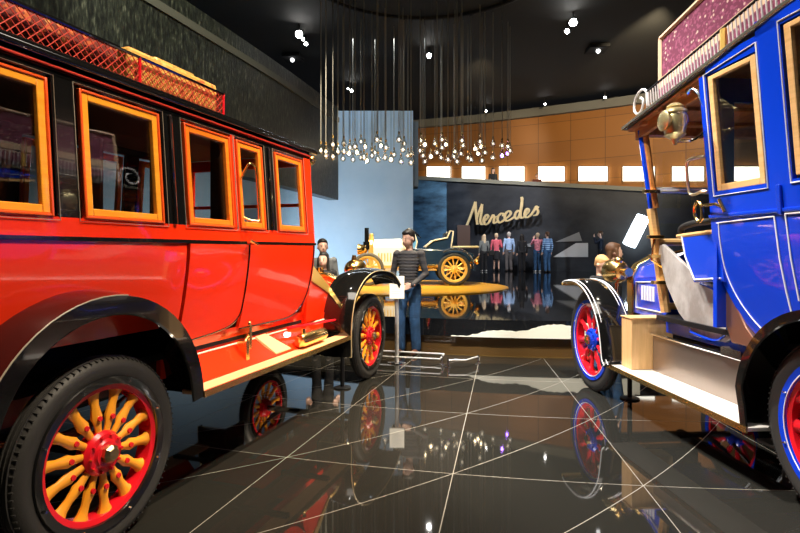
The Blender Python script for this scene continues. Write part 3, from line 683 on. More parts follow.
# roof, ends, interior
mb = MB(); n = 12
def roofz(y, x): return 2.33+.10*(1-(y/.74)**2)
mb = MB(lambda x, y, z: (x, y, z+.10*(1-(y/.74)**2)))
mb.box(-.98, 2.34, -.70, .70, 2.315, 2.345, (6, 12, 1)); mb.build('roof', BLACK, red, bevel=.01)
mb = MB(); mb.box(-.99, 2.36, -.705, -.68, 2.31, 2.34); mb.box(-.99, 2.36, .68, .705, 2.31, 2.34); mb.build('roof_gutter', BLACK, red, bevel=.008)
mb = MB(); mb.box(-.95, -.92, -.70, .70, 1.0, 1.6); mb.build('rear_panel', RED, red, smooth=False)
mb = MB()
for y0, y1, z0, z1 in ((-.68, -.45, 1.6, 2.33), (.45, .68, 1.6, 2.33), (-.45, .45, 1.6, 1.72), (-.45, .45, 2.2, 2.33)): mb.box(-.95, -.92, y0, y1, z0, z1)
mb.build('rear_frame', BLACK, red, smooth=False)
mb = MB(); mb.box(-.94, -.935, -.45, .45, 1.72, 2.2); mb.build('rear_pane', GLASS, red, smooth=False)
mb = MB(); mb.box(-.93, 2.25, -.60, .60, .80, .84); mb.build('floor_pan', DARKM, red, smooth=False)
mb = MB(); mb.box(-.93, 2.25, -.64, .64, 2.30, 2.315); mb.build('headliner', BROWNL, red, smooth=False)
for x0, n_ in ((-.85, 'rear_seat'), (1.35, 'front_seat')):
    mb = MB(); mb.box(x0, x0+.55, -.58, .58, .84, 1.22); mb.box(x0, x0+.16, -.58, .58, 1.22, 1.56); mb.build(n_, BROWNL, red, bevel=.05)
mb = MB()
for y0, y1, z0, z1 in ((-.66, -.6, 1.45, 2.3), (.6, .66, 1.45, 2.3), (-.6, .6, 1.45, 1.52), (-.6, .6, 2.2, 2.3), (-.6, .6, 1.84, 1.87)): mb.box(2.27, 2.31, y0, y1, z0, z1)
ws = mb.build('windscreen', RED, red, bevel=.004)
mb = MB(); mb.box(2.285, 2.29, -.6, .6, 1.52, 2.2); mb.build('pane', GLASS, ws, smooth=False)
mb = MB()
for y0, y1, z0, z1 in ((-.66, -.5, 1.25, 2.3), (.5, .66, 1.25, 2.3), (-.5, .5, 1.25, 1.5), (-.03, .03, 1.5, 2.3)): mb.box(1.12, 1.15, y0, y1, z0, z1)
mb.build('partition', BROWNL, red, smooth=False)
mb = MB()
for s_ in (-1, 1): mb.sphere((2.30, s_*.66, 2.26), .045); mb.cyl((2.27, s_*.67, 2.24), (2.30, s_*.66, 2.2), .01)
mb.build('roof_lamp', BRASS, red)
# scuttle, bonnet, radiator
def loft(mb, secs):
    R = [[mb.V(p) for p in s_] for s_ in secs]; n = len(R[0])
    for A, B in zip(R, R[1:]):
        for i in range(n): mb.F([A[i], A[(i+1) % n], B[(i+1) % n], B[i]])
    mb.F(R[0][::-1]); mb.F(R[-1])
def hoodsec(x, hw, z0, zs, zt): return [(x, -hw, z0), (x, -hw, zs), (x, -hw*.82, zs+(zt-zs)*.55), (x, -hw*.3, zt), (x, hw*.3, zt), (x, hw*.82, zs+(zt-zs)*.55), (x, hw, zs), (x, hw, z0)]
mb = MB(); loft(mb, [[(2.24, -.645, .80), (2.24, -.66, 1.21), (2.24, .66, 1.21), (2.24, .645, .80)], [(2.95, -.545, .80), (2.95, -.56, .985), (2.95, .56, .985), (2.95, .545, .80)]])
mb.build('scuttle_side', RED, red, ang=20)
mb = MB(); loft(mb, [[(2.24, -.668, 1.20), (2.24, -.64, 1.40), (2.24, -.56, 1.45), (2.24, -.15, 1.47), (2.24, .15, 1.47), (2.24, .56, 1.45), (2.24, .64, 1.40), (2.24, .668, 1.20)],
    [(2.97, -.568, .98), (2.97, -.54, 1.06), (2.97, -.42, 1.10), (2.97, -.12, 1.15), (2.97, .12, 1.15), (2.97, .42, 1.10), (2.97, .54, 1.06), (2.97, .568, .98)]])
mb.build('scuttle_top', mat('lacquered_brass', (.95, .60, .14), .32, .75, coat=.4), red, ang=20)
mb = MB(); loft(mb, [hoodsec(2.9, .36, .80, 1.0, 1.14), hoodsec(3.72, .30, .80, .99, 1.13)]); hd = mb.build('bonnet', RED, red, ang=20)
mb = MB()
for s_ in (-1, 1):
    for i in range(9): mb.box(3.0+i*.07, 3.025+i*.07, s_*.36-.01, s_*.36+.01, .88, 1.0)
mb.build('louvres', BRASS, hd, smooth=False)
mb = MB(); loft(mb, [hoodsec(3.72, .33, .62, 1.02, 1.18), hoodsec(3.86, .33, .62, 1.02, 1.18)]); mb.build('radiator', BRASS, red, bevel=.02, ang=20)
mb = MB(); mb.cyl((3.79, 0, 1.17), (3.79, 0, 1.24), .05, .045); mb.build('radiator_cap', BRASS, red)
for s_ in (-1, 1):
    mb = MB(); mb.lathe([(.02, -.17), (.07, -.15), (.11, -.08), (.125, .0), (.125, .05), (.115, .06)], (3.82, s_*.45, 1.22), (1, 0, 0), 24)
    mb.cyl((3.80, s_*.45, 1.1), (3.80, s_*.45, .8), .018); mb.cyl((3.78, s_*.45, 1.33), (3.78, s_*.45, 1.39), .035, .02); hl = mb.build('headlamp', BRASS, red)
    mb = MB(); mb.lathe([(.11, .062), (.06, .075), (.004, .08)], (3.82, s_*.45, 1.22), (1, 0, 0), 20); mb.build('lens', CLEAR, hl)
    mb = MB(); mb.lathe([(.05, -.10), (.065, -.09), (.065, .08), (.05, .10)], (2.25, s_*.60, 1.36), (0, 0, 1), 16); mb.sphere((2.25, s_*.60, 1.47), .05); mb.lathe([(.05, .05), (.055, .075), (.045, .08)], (2.25, s_*.60, 1.36), (0, s_, 0), 16)
    mb.tube([(2.25, s_*.60, 1.27), (2.26, s_*.60, 1.24), (2.26, s_*.6, 1.2)], .014); mb.build('side_lamp', BRASS, red)
mb = MB(); mb.tube([(2.22+.02, .30, .95), (2.0, .30, 1.52)], .02); mb.tube([(1.98+.08*math.cos(t), .30+.19*math.sin(t), 1.54+.15*math.cos(t)) for t in [2*PI*i/24 for i in range(24)]], .014, 8, closed=True)
for t in (0, PI/2, PI, 1.5*PI): mb.tube([(1.98, .30, 1.54), (1.98+.08*math.cos(t), .30+.19*math.sin(t), 1.54+.15*math.cos(t))], .009, 6)
mb.build('steering_wheel', BLACK, red)
underbody(red, 3.634, HR, .68, mat('dark_red_frame', (.12, .008, .005), .4, coat=.4), .465)
# roof rack
def lattice(mb, x0, x1, y, z0, z1, d, r, along='x'):
    n = int((x1-x0)/d)+2; h = z1-z0
    for i in range(-int(h/d)-1, n):
        for sg in (1, -1):
            a = x0+i*d; P = []
            for x, z in ((a, z0 if sg > 0 else z1), (a+h, z1 if sg > 0 else z0)): P.append([x, z])
            (xa, za), (xb, zb) = P
            if xb <= x0 or xa >= x1: continue
            if xa < x0: za += (zb-za)*(x0-xa)/(xb-xa); xa = x0
            if xb > x1: zb = za+(zb-za)*(x1-xa)/(xb-xa); xb = x1
            if along == 'x': mb.tube([(xa, y, za), (xb, y, zb)], r, 4)
            else: mb.tube([(y, xa, za), (y, xb, zb)], r, 4)
rk = empty('roof_rack', (0, 0, 0), parent=red)
LR = mat('rack_red_paint', (.55, .05, .03), .4)
for s_ in (-1, 1):
    mb = MB(); lattice(mb, -.95, 1.05, s_*.66, 2.36, 2.50, .045, .0028); mb.build('rack_lattice', LR, rk)
    mb = MB(); mb.tube([(-.95, s_*.66, 2.505), (1.06, s_*.66, 2.505)], .009, 8); mb.tube([(-.95, s_*.66, 2.355), (1.06, s_*.66, 2.355)], .006, 6); mb.build('rack_rail', BLACK, rk)
    for x in (-.95, .32, 1.05): mb = MB(); mb.cyl((x, s_*.66, 2.33), (x, s_*.66, 2.51), .009, n=8); mb.build('rack_post', SPOKER, rk)
for x in (1.05, -.95):
    mb = MB(); lattice(mb, -.66, .66, x, 2.36, 2.50, .035, .0035, 'y'); mb.build('rack_lattice', LR, rk)
    mb = MB(); mb.tube([(x, -.66, 2.505), (x, .66, 2.505)], .009, 8); mb.build('rack_rail', BLACK, rk)
def local_thing(car, name, label, cat):
    e = empty(name, car.location, car.rotation_euler.z); tag(e, label, cat); return e
tr = local_thing(red, 'roof_trunk', 'orange flowered roof trunk behind the lattice at the rear of the red coach', 'trunk')
mb = MB(); mb.box(-.92, .22, -.62, .62, 2.43, 2.52); mb.build('trunk_body', FLOR1, tr, bevel=.02)
mb = MB(); mb.box(-.93, .23, -.625, .625, 2.523, 2.54); mb.build('trunk_lid', BLACK, tr, bevel=.008)
tr = local_thing(red, 'roof_trunk', 'gold patterned roof trunk with a rolled gold lid on the red coach', 'trunk')
mb = MB(); mb.box(.27, 1.02, -.635, .635, 2.37, 2.56); mb.build('trunk_body', FLOR2, tr, bevel=.02)
mb = MB(); mb.box(.66, 1.03, -.45, .45, 2.563, 2.66); mb.build('trunk_lid', GOLDP, tr, bevel=.02)
# ---------------- blue coach ----------------------------------------------
uB = Vector((-.0767, .99705)); nB = Vector((-.99705, -.0767)); HB = .74
oB = Vector((2.27, 2.69))-nB*HB
blu = empty('vintage_coach', (oB.x, oB.y, 0), math.atan2(uB.y, uB.x))
tag(blu, 'bright blue vintage coach with an open driver seat under a wooden canopy at the right', 'vintage car')
def bq(z):
    if z > 1.62: return -.05+.10*(z-1.62)/1.1
    return -.05-.085*((1.62-z)/.6)**1.3
def bf(side): return lambda x, q, z: (x, side*(HB+q+bq(z)), z)
def bb(side): return lambda x, q, z: (x, side*(HB+q), z)
def roofB(x): return 2.86-.155*max(0, x-.2)-.0*x
BW = [(-.70, .37, 1.88, 2.74), (.60, 1.045, 1.86, 2.66)]
for side in (1, -1):
    f = bf(side)
    mb = MB(f)
    mb.box(-.85, .62, -.03, 0, 1.0, 1.86, (8, 1, 8))
    colpanel(mb, .62, 1.135, 14, lambda m_: .87+.45*max(0, (m_-.78)/.35)**1.8, 1.86, -.03, 0)
    for x0, x1, z1 in ((-.85, -.72, 2.8), (.39, .58, 2.80), (1.06, 1.135, 2.68)): mb.box(x0, x1, -.03, 0, 1.86, z1, (1, 1, 6))
    mb.box(-.85, .58, -.03, 0, 2.75, 2.84, (4, 1, 1)); mb.box(.58, 1.06, -.03, 0, 2.67, 2.76, (4, 1, 1))
    bmesh.ops.remove_doubles(mb.bm, verts=mb.bm.verts, dist=.0002)
    mb.build('body_side', BLUE, blu)
    mb = MB(f); mb.box(-.86, 1.14, -.0, .014, 1.675, 1.70, (10, 1, 1)); mb.box(.47, .50, 0, .02, 1.66, 1.84, (1, 1, 3)); mb.build('belt_moulding', BLUE, blu, bevel=.005)
    mb = MB(f); q = .004
    mb.tube(smoothpath([(.545, q, 1.655), (1.03, q, 1.642), (1.05, q, 1.635), (1.052, q, 1.60), (1.05, q, 1.5), (1.03, q, 1.3), (.95, q, 1.12), (.82, q, .97), (.70, q, .90), (.60, q, .915)], 5), .004, 5)
    mb.tube([(.545, q, 1.655), (.535, q, 1.4), (.52, q, 1.2), (.50, q, 1.0)], .006, 5)
    mb.tube([(.46, q, 1.665), (.45, q, 1.4), (.435, q, 1.15)], .006, 5); mb.tube([(-.8, q, 1.665), (.46, q, 1.665)], .006, 5)
    mb.tube([(-.72-.03, q, 1.84), (.40, q, 1.84), (.40, q, 2.77), (-.75, q, 2.77)], .005, 5, closed=True)
    mb.tube([(.575, q, 1.83), (1.075, q, 1.83), (1.075, q, 2.68), (.575, q, 2.72)], .005, 5, closed=True)
    mb.build('pinstripe', WHITE, blu)
    for x0, x1, z0, z1 in BW:
        mb = MB(f)
        w_ = .045
        mb.box(x0, x0+w_, -.035, -.004, z0, z1, (1, 1, 6)); mb.box(x1-w_, x1, -.035, -.004, z0, z1, (1, 1, 6)); mb.box(x0+w_, x1-w_, -.035, -.004, z0, z0+w_, (3, 1, 1)); mb.box(x0+w_, x1-w_, -.035, -.004, z1-w_*.7, z1, (3, 1, 1))
        wf = mb.build('window_frame', WOODP, blu, bevel=.004)
        mb = MB(f); mb.box(x0+w_, x1-w_, -.03, -.026, z0+w_, z1-w_*.7, (1, 1, 4)); mb.build('pane', GLASS, wf, smooth=False)
    # driver seat side panel and cushion
    f2 = bb(side)
    def pan(mb, P, q0, q1): mb.prism([(x, q0, z) for x, z in P], 0, (0, q1-q0, 0))
    mb = MB(f2); pan(mb, [(1.10, 1.60), (1.55, 1.57), (1.50, 1.40), (1.38, 1.20), (1.04, 1.23)], -.12, -.08); sp_ = mb.build('seat_side', BLUE, blu, bevel=.006)
    mb = MB(f2); mb.tube([(1.53, -.078, 1.56), (1.485, -.078, 1.40), (1.37, -.078, 1.225), (1.07, -.078, 1.25)], .007, 5); mb.build('pinstripe', WHITE, sp_)
    mb = MB(f2); mb.tube(smoothpath([(1.58, -.10, 1.585), (1.55, -.10, 1.63), (1.40, -.10, 1.655), (1.25, -.10, 1.66), (1.12, -.10, 1.66)], 4), [.018]+[.026]*15+[.03], 10); mb.build('arm_cushion', LEATH, blu)
    mb = MB(f2); mb.tube([(1.60, -.09, 1.56), (1.1, -.09, 1.585)], .018, 8); mb.build('cushion_rail', WOODP, blu)
    # silver scuttle side below the driver
    mb = MB(f2); P = [(2.05, 1.48), (1.95, 1.50), (1.40, 1.20), (1.08, 1.16), (1.0, .98), (1.02, .86), (1.16, .78), (1.5, .78), (1.72, .93), (1.9, 1.15)]
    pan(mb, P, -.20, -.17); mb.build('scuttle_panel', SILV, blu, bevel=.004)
    mb = MB(f2); mb.tube(smoothpath([(1.55, -.16, .80), (1.25, -.16, .78), (1.12, -.16, .88), (1.12, -.16, 1.02), (1.22, -.16, 1.14), (1.42, -.16, 1.19)], 4), .010, 6); mb.build('scuttle_edge', BLUE, blu)
    mb = MB(f2); pan(mb, [(1.12, 1.17), (1.02, 1.18), (.98, 1.05), (.90, .93), (.82, .86), (.86, .80), (1.04, .80), (1.10, .92)], -.17, -.13); mb.build('copper_panel', mat('copper_sheet', (.42, .22, .15), .3, .8), blu, bevel=.008)
    mb = MB(f2); mb.box(.5, 2.02, -.26, -.24, .72, .84); mb.build('sill_upper', BLUE, blu, bevel=.004)
    mb = MB(f2); mb.box(.5, 2.02, -.15, -.12, .386, .70); mb.build('metal_apron', mat('dull_metal_apron', (.34, .29, .26), .3, .9, bump=.15, bscale=14), blu, bevel=.004)
    mb = MB(f2); mb.tube([(.7, -.11, .71), (2.03, -.11, .71)], .014, 8); mb.box(.88, 1.08, -.14, -.08, .71, .77); mb.build('apron_rail', CHROME, blu)
    # running board
    mb = MB(f2); mb.box(.52, 2.34, -.14, .15, .36, .385); rbd = mb.build('running_board', BOARDW, blu, bevel=.003)
    mb = MB(f2); mb.box(.52, 2.34, .146, .158, .350, .388)
    for i in range(14): mb.sphere((.58+i*.13, .160, .369), .006, u=6, v=4)
    mb.build('edge_trim', BRASS, rbd, smooth=True)
    # mudguards
    path = arc(0, .52, .63, 175, 8, 26)+[(.60, .50), (.58, .37)]
    mb = MB(f2); mb.strip(path, -.40, .15, .008, .05); fd = mb.build('mudguard', BLACK, blu)
    mb = MB(f2)
    for i in range(len(path)-1):
        (x0, z0), (x1, z1) = path[i], path[i+1]; mb.prism([(x0, -.39, z0), (x1, -.39, z1), (x1, -.39, .4), (x0, -.39, .4)], 0, (0, .01, 0))
    mb.build('wheel_arch_liner', MATTE, fd, smooth=False)
    path = smoothpath([(2.28, .37), (2.33, .42), (2.36, .56), (2.42, .75), (2.56, .93), (2.74, 1.05), (2.92, 1.105), (3.08, 1.115), (3.22, 1.105), (3.30, 1.08)], 4)
    mb = MB(f2); mb.strip(path, -.13, .20, .008, .02); fd = mb.build('mudguard', BLACK, blu)
    mb = MB(f2)
    for q_, rr in ((.202, .005), (.165, .004), (-.06, .004), (-.10, .004)):
        k_ = .03*(1-(2*(q_+.13)/.33-1)**2) if q_ < .2 else .004
        mb.tube([(x, q_, z+k_+.004) for x, z in path], rr, 5)
    mb.build('pinstripe', WHITE, fd)
    mb = MB(f2); mb.box(3.28, 3.33, -.13, .2, 1.055, 1.085); mb.build('front_lip', GOLD, fd, bevel=.006)
    mb = MB(f2); mb.tube([(2.72, -.10, .55), (2.6, .10, .84), (2.5, .12, .80)], .018, 6); mb.build('mudguard_stay', DARKM, fd)
    for x, ns in ((0, 12), (2.868, 10)):
        rr = .52 if x else .5; wheel(blu, (x, side*(HB+(.03 if x else 0)), rr), rr, side, SPOKER, SPOKER, BLUE, BLUE, BRASS, ns, hw=.06)
    # windscreen posts, lamps, handles
    mb = MB(); p0 = Vector((2.04, side*(HB-.25), .9)); p1 = Vector((2.06, side*(HB-.13), 1.82)); p2 = Vector((2.08, side*(HB-.04), 2.52))
    mb.tube([p0, p1], .043, 8); mb.build('lower_post', WOODP, blu)
    mb = MB(); mb.tube([p1, p2], .028, 8); mb.build('upper_post', BLUE, blu)
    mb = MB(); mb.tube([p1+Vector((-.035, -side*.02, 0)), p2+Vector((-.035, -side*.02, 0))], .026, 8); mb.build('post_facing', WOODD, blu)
    for z in (1.95, 1.55, 1.38, 1.15): mb = MB(f2); mb.box(1.98, 2.03, -.26+.1*(z-1.0), -.12+.1*(z-1.0), z, z+.03); mb.build('post_hinge', BRASS, blu, bevel=.003)
    mb = MB(f2); mb.tube([(2.0, -.12, 1.55), (2.0, -.10, 1.36), (2.0, -.2, 1.30)], .012, 6); mb.build('windscreen_stay', BRASS, blu)
    mb = MB(f2); mb.lathe([(.03, -.12), (.065, -.10), (.078, -.09), (.070, -.08), (.082, -.03), (.082, .04), (.072, .06), (.088, .07), (.084, .085), (.052, .105), (.062, .115), (.030, .14)], (1.22, .17, 2.38), (0, 0, 1), 10); mb.lathe([(.055, .05), (.075, .09), (.06, .1)], (1.22, .17, 2.39), (0, 1, 0), 16); mb.cyl((1.22, .17, 2.27), (1.22, .17, 2.22), .03, .012)
    lp = mb.build('coach_lamp', mat('pale_nickel', (.80, .68, .36), .28, .85), blu)
    mb = MB(f2); mb.lathe([(.055, 0), (.03, .02), (.004, .025)], (1.22, .265, 2.39), (0, 1, 0), 14); mb.lathe([(.055, 0), (.03, -.02), (.004, -.025)], (1.13, .17, 2.39), (1, 0, 0), 14); mb.build('lamp_glass', CLEAR, lp)
    mb = MB(f2); mb.tube(smoothpath([(1.22, .17, 2.25), (1.20, .05, 2.25), (1.14, .0, 2.30)], 4), .012, 6); mb.tube(smoothpath([(1.12, .02, 2.48), (1.16, .03, 2.58), (1.22, .04, 2.63), (1.30, .02, 2.62)], 4), .010, 6); mb.build('lamp_bracket', CHROME, blu)
    mb = MB(f); mb.tube(smoothpath([(1.13, .01, 2.12), (1.17, .03, 2.12), (1.27, .03, 2.12), (1.31, .03, 2.08), (1.31, .03, 1.90), (1.27, .03, 1.86), (1.17, .03, 1.87), (1.13, .01, 1.87)], 4), .011, 8); mb.build('grab_handle', mat('pale_brass', (.9, .75, .5), .3, .9), blu)
    mb = MB(f); mb.tube([(1.22+.045*math.cos(t), .03, 1.73+.07*math.sin(t)) for t in [2*PI*i/16 for i in range(16)]], .013, 8, closed=True); mb.tube([(1.17, .03, 1.77), (1.02, .04, 1.77), (.95, .03, 1.74)], .011, 8); mb.tube([(.98, .035, 1.80), (.94, .03, 1.71)], .012, 6); mb.build('door_handle', BRASS, blu)
# canopy and roof
def rw(x): return .80 if x < 1.1 else .80-.0*(x-1.1)
mb = MB(lambda x, y, z: (x, y, z+roofB(x)+.07*(1-(y/.8)**2)))
mb.box(-.92, 2.20, -.79, .79, 0, .03, (12, 10, 1)); mb.build('roof', mat('grey_roof_canvas', (.16, .15, .12), .4, coat=.3), blu, ang=30)
mb = MB(lambda x, y, z: (x, y, z+roofB(x)))
mb.box(-.93, 2.22, -.81, -.785, -.002, .028, (12, 1, 1)); mb.box(-.93, 2.22, .785, .81, -.002, .028, (12, 1, 1)); mb.box(2.19, 2.22, -.79, .79, -.002, .04, (1, 1, 1)); mb.build('roof_edge', mat('roof_edge_metal', (.35, .33, .27), .25, .8), blu, bevel=.006)
mb = MB(lambda x, y, z: (x, y, z+roofB(x)))
mb.box(1.14, 2.18, -.77, .77, -.028, -.006, (5, 1, 1)); mb.box(-.83, 1.1, -.70, .70, -.05, -.03, (5, 1, 1))
for x in (1.35, 1.65, 1.95): mb.box(x-.03, x+.03, -.77, .77, -.06, -.028)
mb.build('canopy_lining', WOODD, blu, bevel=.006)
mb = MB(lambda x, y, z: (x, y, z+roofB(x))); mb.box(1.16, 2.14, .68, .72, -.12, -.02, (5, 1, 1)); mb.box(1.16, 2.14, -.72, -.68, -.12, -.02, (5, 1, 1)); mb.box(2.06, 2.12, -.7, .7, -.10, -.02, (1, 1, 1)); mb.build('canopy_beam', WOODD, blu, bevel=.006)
# windscreen
mb = MB(); mb.tube([(2.05, -.56, 1.52), (2.05, .56, 1.52)], .032, 8); mb.tube([(2.05, -.5, .95), (2.05, .5, .95)], .03, 8)
ws = mb.build('windscreen_rail', WOODP, blu)
mb = MB(); mb.tube([(2.02, -.62, 1.97), (2.02, .62, 1.97)], .016, 8); mb.tube([(2.05, -.62, 2.0), (2.05, .62, 2.0)], .010, 8); mb.build('windscreen_bar', mat('bright_nickel', (.8, .78, .72), .4, .5), ws)
mb = MB(); mb.box(2.048, 2.053, -.56, .56, 1.55, 1.96); mb.box(2.048, 2.053, -.60, .60, 2.02, 2.44); mb.build('pane', GLASS, ws, smooth=False)
# front bulkhead of the coach body with a window
mb = MB()
for y0, y1, z0, z1 in ((-.68, -.55, .9, 2.68), (.55, .68, .9, 2.68), (-.55, .55, .9, 1.9), (-.55, .55, 2.5, 2.68), (-.03, .03, 1.9, 2.5)): mb.box(1.09, 1.13, y0, y1, z0, z1)
mb.build('bulkhead', BLUE, blu, smooth=False)
mb = MB(); mb.box(1.105, 1.11, -.55, .55, 1.9, 2.5); mb.build('bulkhead_pane', GLASS, blu, smooth=False)
mb = MB()
for y0, y1, z0, z1 in ((-.68, -.45, .95, 2.85), (.45, .68, .95, 2.85), (-.45, .45, .95, 1.9), (-.45, .45, 2.5, 2.85)): mb.box(-.85, -.82, y0, y1, z0, z1)
mb.build('rear_panel', BLUE, blu, smooth=False)
mb = MB(); mb.box(-.84, -.835, -.45, .45, 1.9, 2.5); mb.build('rear_pane', GLASS, blu, smooth=False)
mb = MB(); mb.box(-.82, 2.0, -.60, .60, .84, .88); mb.build('floor_pan', DARKM, blu, smooth=False)
for x0, z0, n_ in ((-.78, .88, 'rear_seat'), (1.15, .88, 'driver_seat')):
    mb = MB(); mb.box(x0, x0+.5, -.50, .50, z0, z0+.42); mb.box(x0, x0+.14, -.50, .50, z0+.4, z0+.85); mb.build(n_, LEATH, blu, bevel=.05)
mb = MB(); mb.box(1.14, 1.6, -.50, .50, .88, 1.0); mb.build('seat_box', BLUE, blu, bevel=.01)
mb = MB(); mb.tube([(2.0, -.28, 1.0), (1.72, -.28, 1.62)], .02); mb.tube([(1.70+.08*math.cos(t), -.28+.2*math.sin(t), 1.64+.12*math.cos(t)) for t in [2*PI*i/24 for i in range(24)]], .014, 8, closed=True)
for t in (0, PI/2, PI, 1.5*PI): mb.tube([(1.70, -.28, 1.64), (1.70+.08*math.cos(t), -.28+.2*math.sin(t), 1.64+.12*math.cos(t))], .009, 6)
mb.build('steering_wheel', BLACK, blu)
# bonnet
mb = MB(); loft(mb, [hoodsec(2.08, .46, .80, 1.22, 1.50), hoodsec(2.86, .34, .80, 1.16, 1.36)]); hd = mb.build('bonnet', BLUE, blu, ang=20)
mb = MB()
for s_ in (-1, 1):
    yy = lambda x, z: s_*(.46-.12*(x-2.08)/.78+.006)
    mb.tube([(2.16, yy(2.16, 0), .88), (2.80, yy(2.80, 0), .86), (2.80, yy(2.8, 0), 1.12), (2.16, yy(2.16, 0), 1.16)], .006, 5, closed=True)
    for i in range(5): mb.box(2.34+i*.05, 2.36+i*.05, yy(2.4, 0)-.012, yy(2.4, 0)+.012, .96, 1.10)
mb.build('pinstripe', WHITE, hd)
mb = MB(); loft(mb, [hoodsec(2.86, .36, .62, 1.18, 1.40), hoodsec(2.98, .36, .62, 1.18, 1.40)]); mb.tube([(2.08, -.47, 1.22), (2.08, -.40, 1.42), (2.08, 0, 1.52), (2.08, .40, 1.42), (2.08, .47, 1.22)], .016, 6); mb.build('radiator', BRASS, blu, bevel=.02, ang=20)
for s_ in (-1, 1):
    mb = MB(); mb.lathe([(.02, -.16), (.08, -.14), (.12, -.06), (.13, .02), (.13, .07), (.12, .08)], (3.02, s_*.46, 1.22), (1, 0, 0), 24)
    mb.sphere((2.96, s_*.46, 1.33), .05); mb.cyl((2.9, s_*.46, 1.22), (2.74, s_*.46, 1.22), .035, .045); mb.cyl((3.0, s_*.46, 1.1), (3.0, s_*.46, .85), .02); hl = mb.build('headlamp', BRASS, blu)
    mb = MB(); mb.lathe([(.12, .08), (.06, .095), (.004, .1)], (3.02, s_*.46, 1.22), (1, 0, 0), 20); mb.build('lens', CLEAR, hl)
underbody(blu, 2.868, HB, .62, DARKM, .5)
# roof rail and trunk of the blue coach
rk = empty('roof_rack', (0, 0, 0), parent=blu)
for s_ in (-1, 1):
    f = lambda x, y, z: (x, y, z+roofB(x)+.03)
    mb = MB(f)
    n = 76
    for i in range(n): x = -.85+2.75*i/(n-1); mb.tube([(x, s_*.74, .01), (x+.02, s_*.74, .18)], .0055, 4)
    mb.build('rail_bars', mat('silver_bars', (.62, .60, .60), .4, .3), rk)
    mb = MB(f); mb.tube([(-.85+2.77*i/12, s_*.74, .185) for i in range(13)], .010, 6); mb.tube([(-.85+2.77*i/12, s_*.74, .01) for i in range(13)], .008, 6); mb.build('rack_rail', DARKM, rk)
    mb = MB(f); c = (2.02, .13); mb.tube([(c[0]+(.14-.0055*i)*math.cos(t), s_*.74, c[1]+(.135-.005*i)*math.sin(t)) for i, t in [(i, math.radians(210-26*i)) for i in range(19)]], .011, 8); mb.build('scroll_end', mat('silver_scroll', (.7, .69, .68), .4, .3), rk)
    mb = MB(f); mb.tube([(.93, s_*.745, .03), (.93, s_*.745, .17)], .022, 6); mb.build('rail_boss', GOLD, rk)
tr = local_thing(blu, 'roof_trunk', 'purple flowered roof trunk with beige edges on the blue coach', 'trunk')
ft = lambda x, y, z: (x, y, z+2.86-.155*(x-.2)+.12)
mb = MB(ft); mb.box(-.6, 1.88, -.66, .66, -.0, .10, (4, 1, 1)); mb.box(-.55, 1.93, -.60, .60, .10, .57, (4, 1, 1)); mb.build('trunk_body', FLOR3, tr, bevel=.01)
mb = MB(ft)
for s_ in (-1, 1):
    for z in (.10, .57): mb.tube([(-.55+2.48*i/6, s_*.60, z) for i in range(7)], .022, 6)
    for x in (-.55, 1.93): mb.tube([(x, s_*.60, .0), (x, s_*.60, .57)], .022, 6)
for x in (-.55, 1.93):
    for z in (.10, .57): mb.tube([(x, -.6, z), (x, .6, z)], .022, 6)
mb.box(-.55, 1.93, -.612, -.60, .10, .22, (4, 1, 1)); mb.box(-.55, 1.93, .60, .612, .10, .22, (4, 1, 1))
mb.build('trunk_edging', BEIGE, tr)
bx = local_thing(blu, 'wooden_box', 'plain pale wooden box standing on the running board of the blue coach', 'box')
mb = MB(bb(1)); mb.box(2.05, 2.23, -.325, .06, .388, .835); mb.build('box_body', WOODB, bx, bevel=.004)
mb = MB(bb(1)); mb.box(2.04, 2.24, -.33, .067, .837, .85); mb.build('box_lid', WOODP, bx, bevel=.004)
# axle stands
def stand(x, y, h, label):
    r = empty('axle_stand', (x, y, 0)); tag(r, label, 'axle stand')
    mb = MB(); mb.cyl((0, 0, .012), (0, 0, h), .022, n=12); mb.build('post', DARKM, r)
    mb = MB(); mb.lathe([(.09, 0), (.09, .012), (.03, .02)], n=20); mb.build('foot', DARKM, r)
def carpt(o_, u_, n_, s_, c_): p = Vector(o_)+u_*s_+n_*c_; return p.x, p.y
x, y = carpt(oR, uR, nR, 3.12, .60); stand(x, y, .60, 'short black axle stand behind the front wheel of the red coach')
x, y = carpt(oB, uB, nB, 2.50, .58); stand(x, y, .55, 'short black axle stand behind the front wheel of the blue coach')
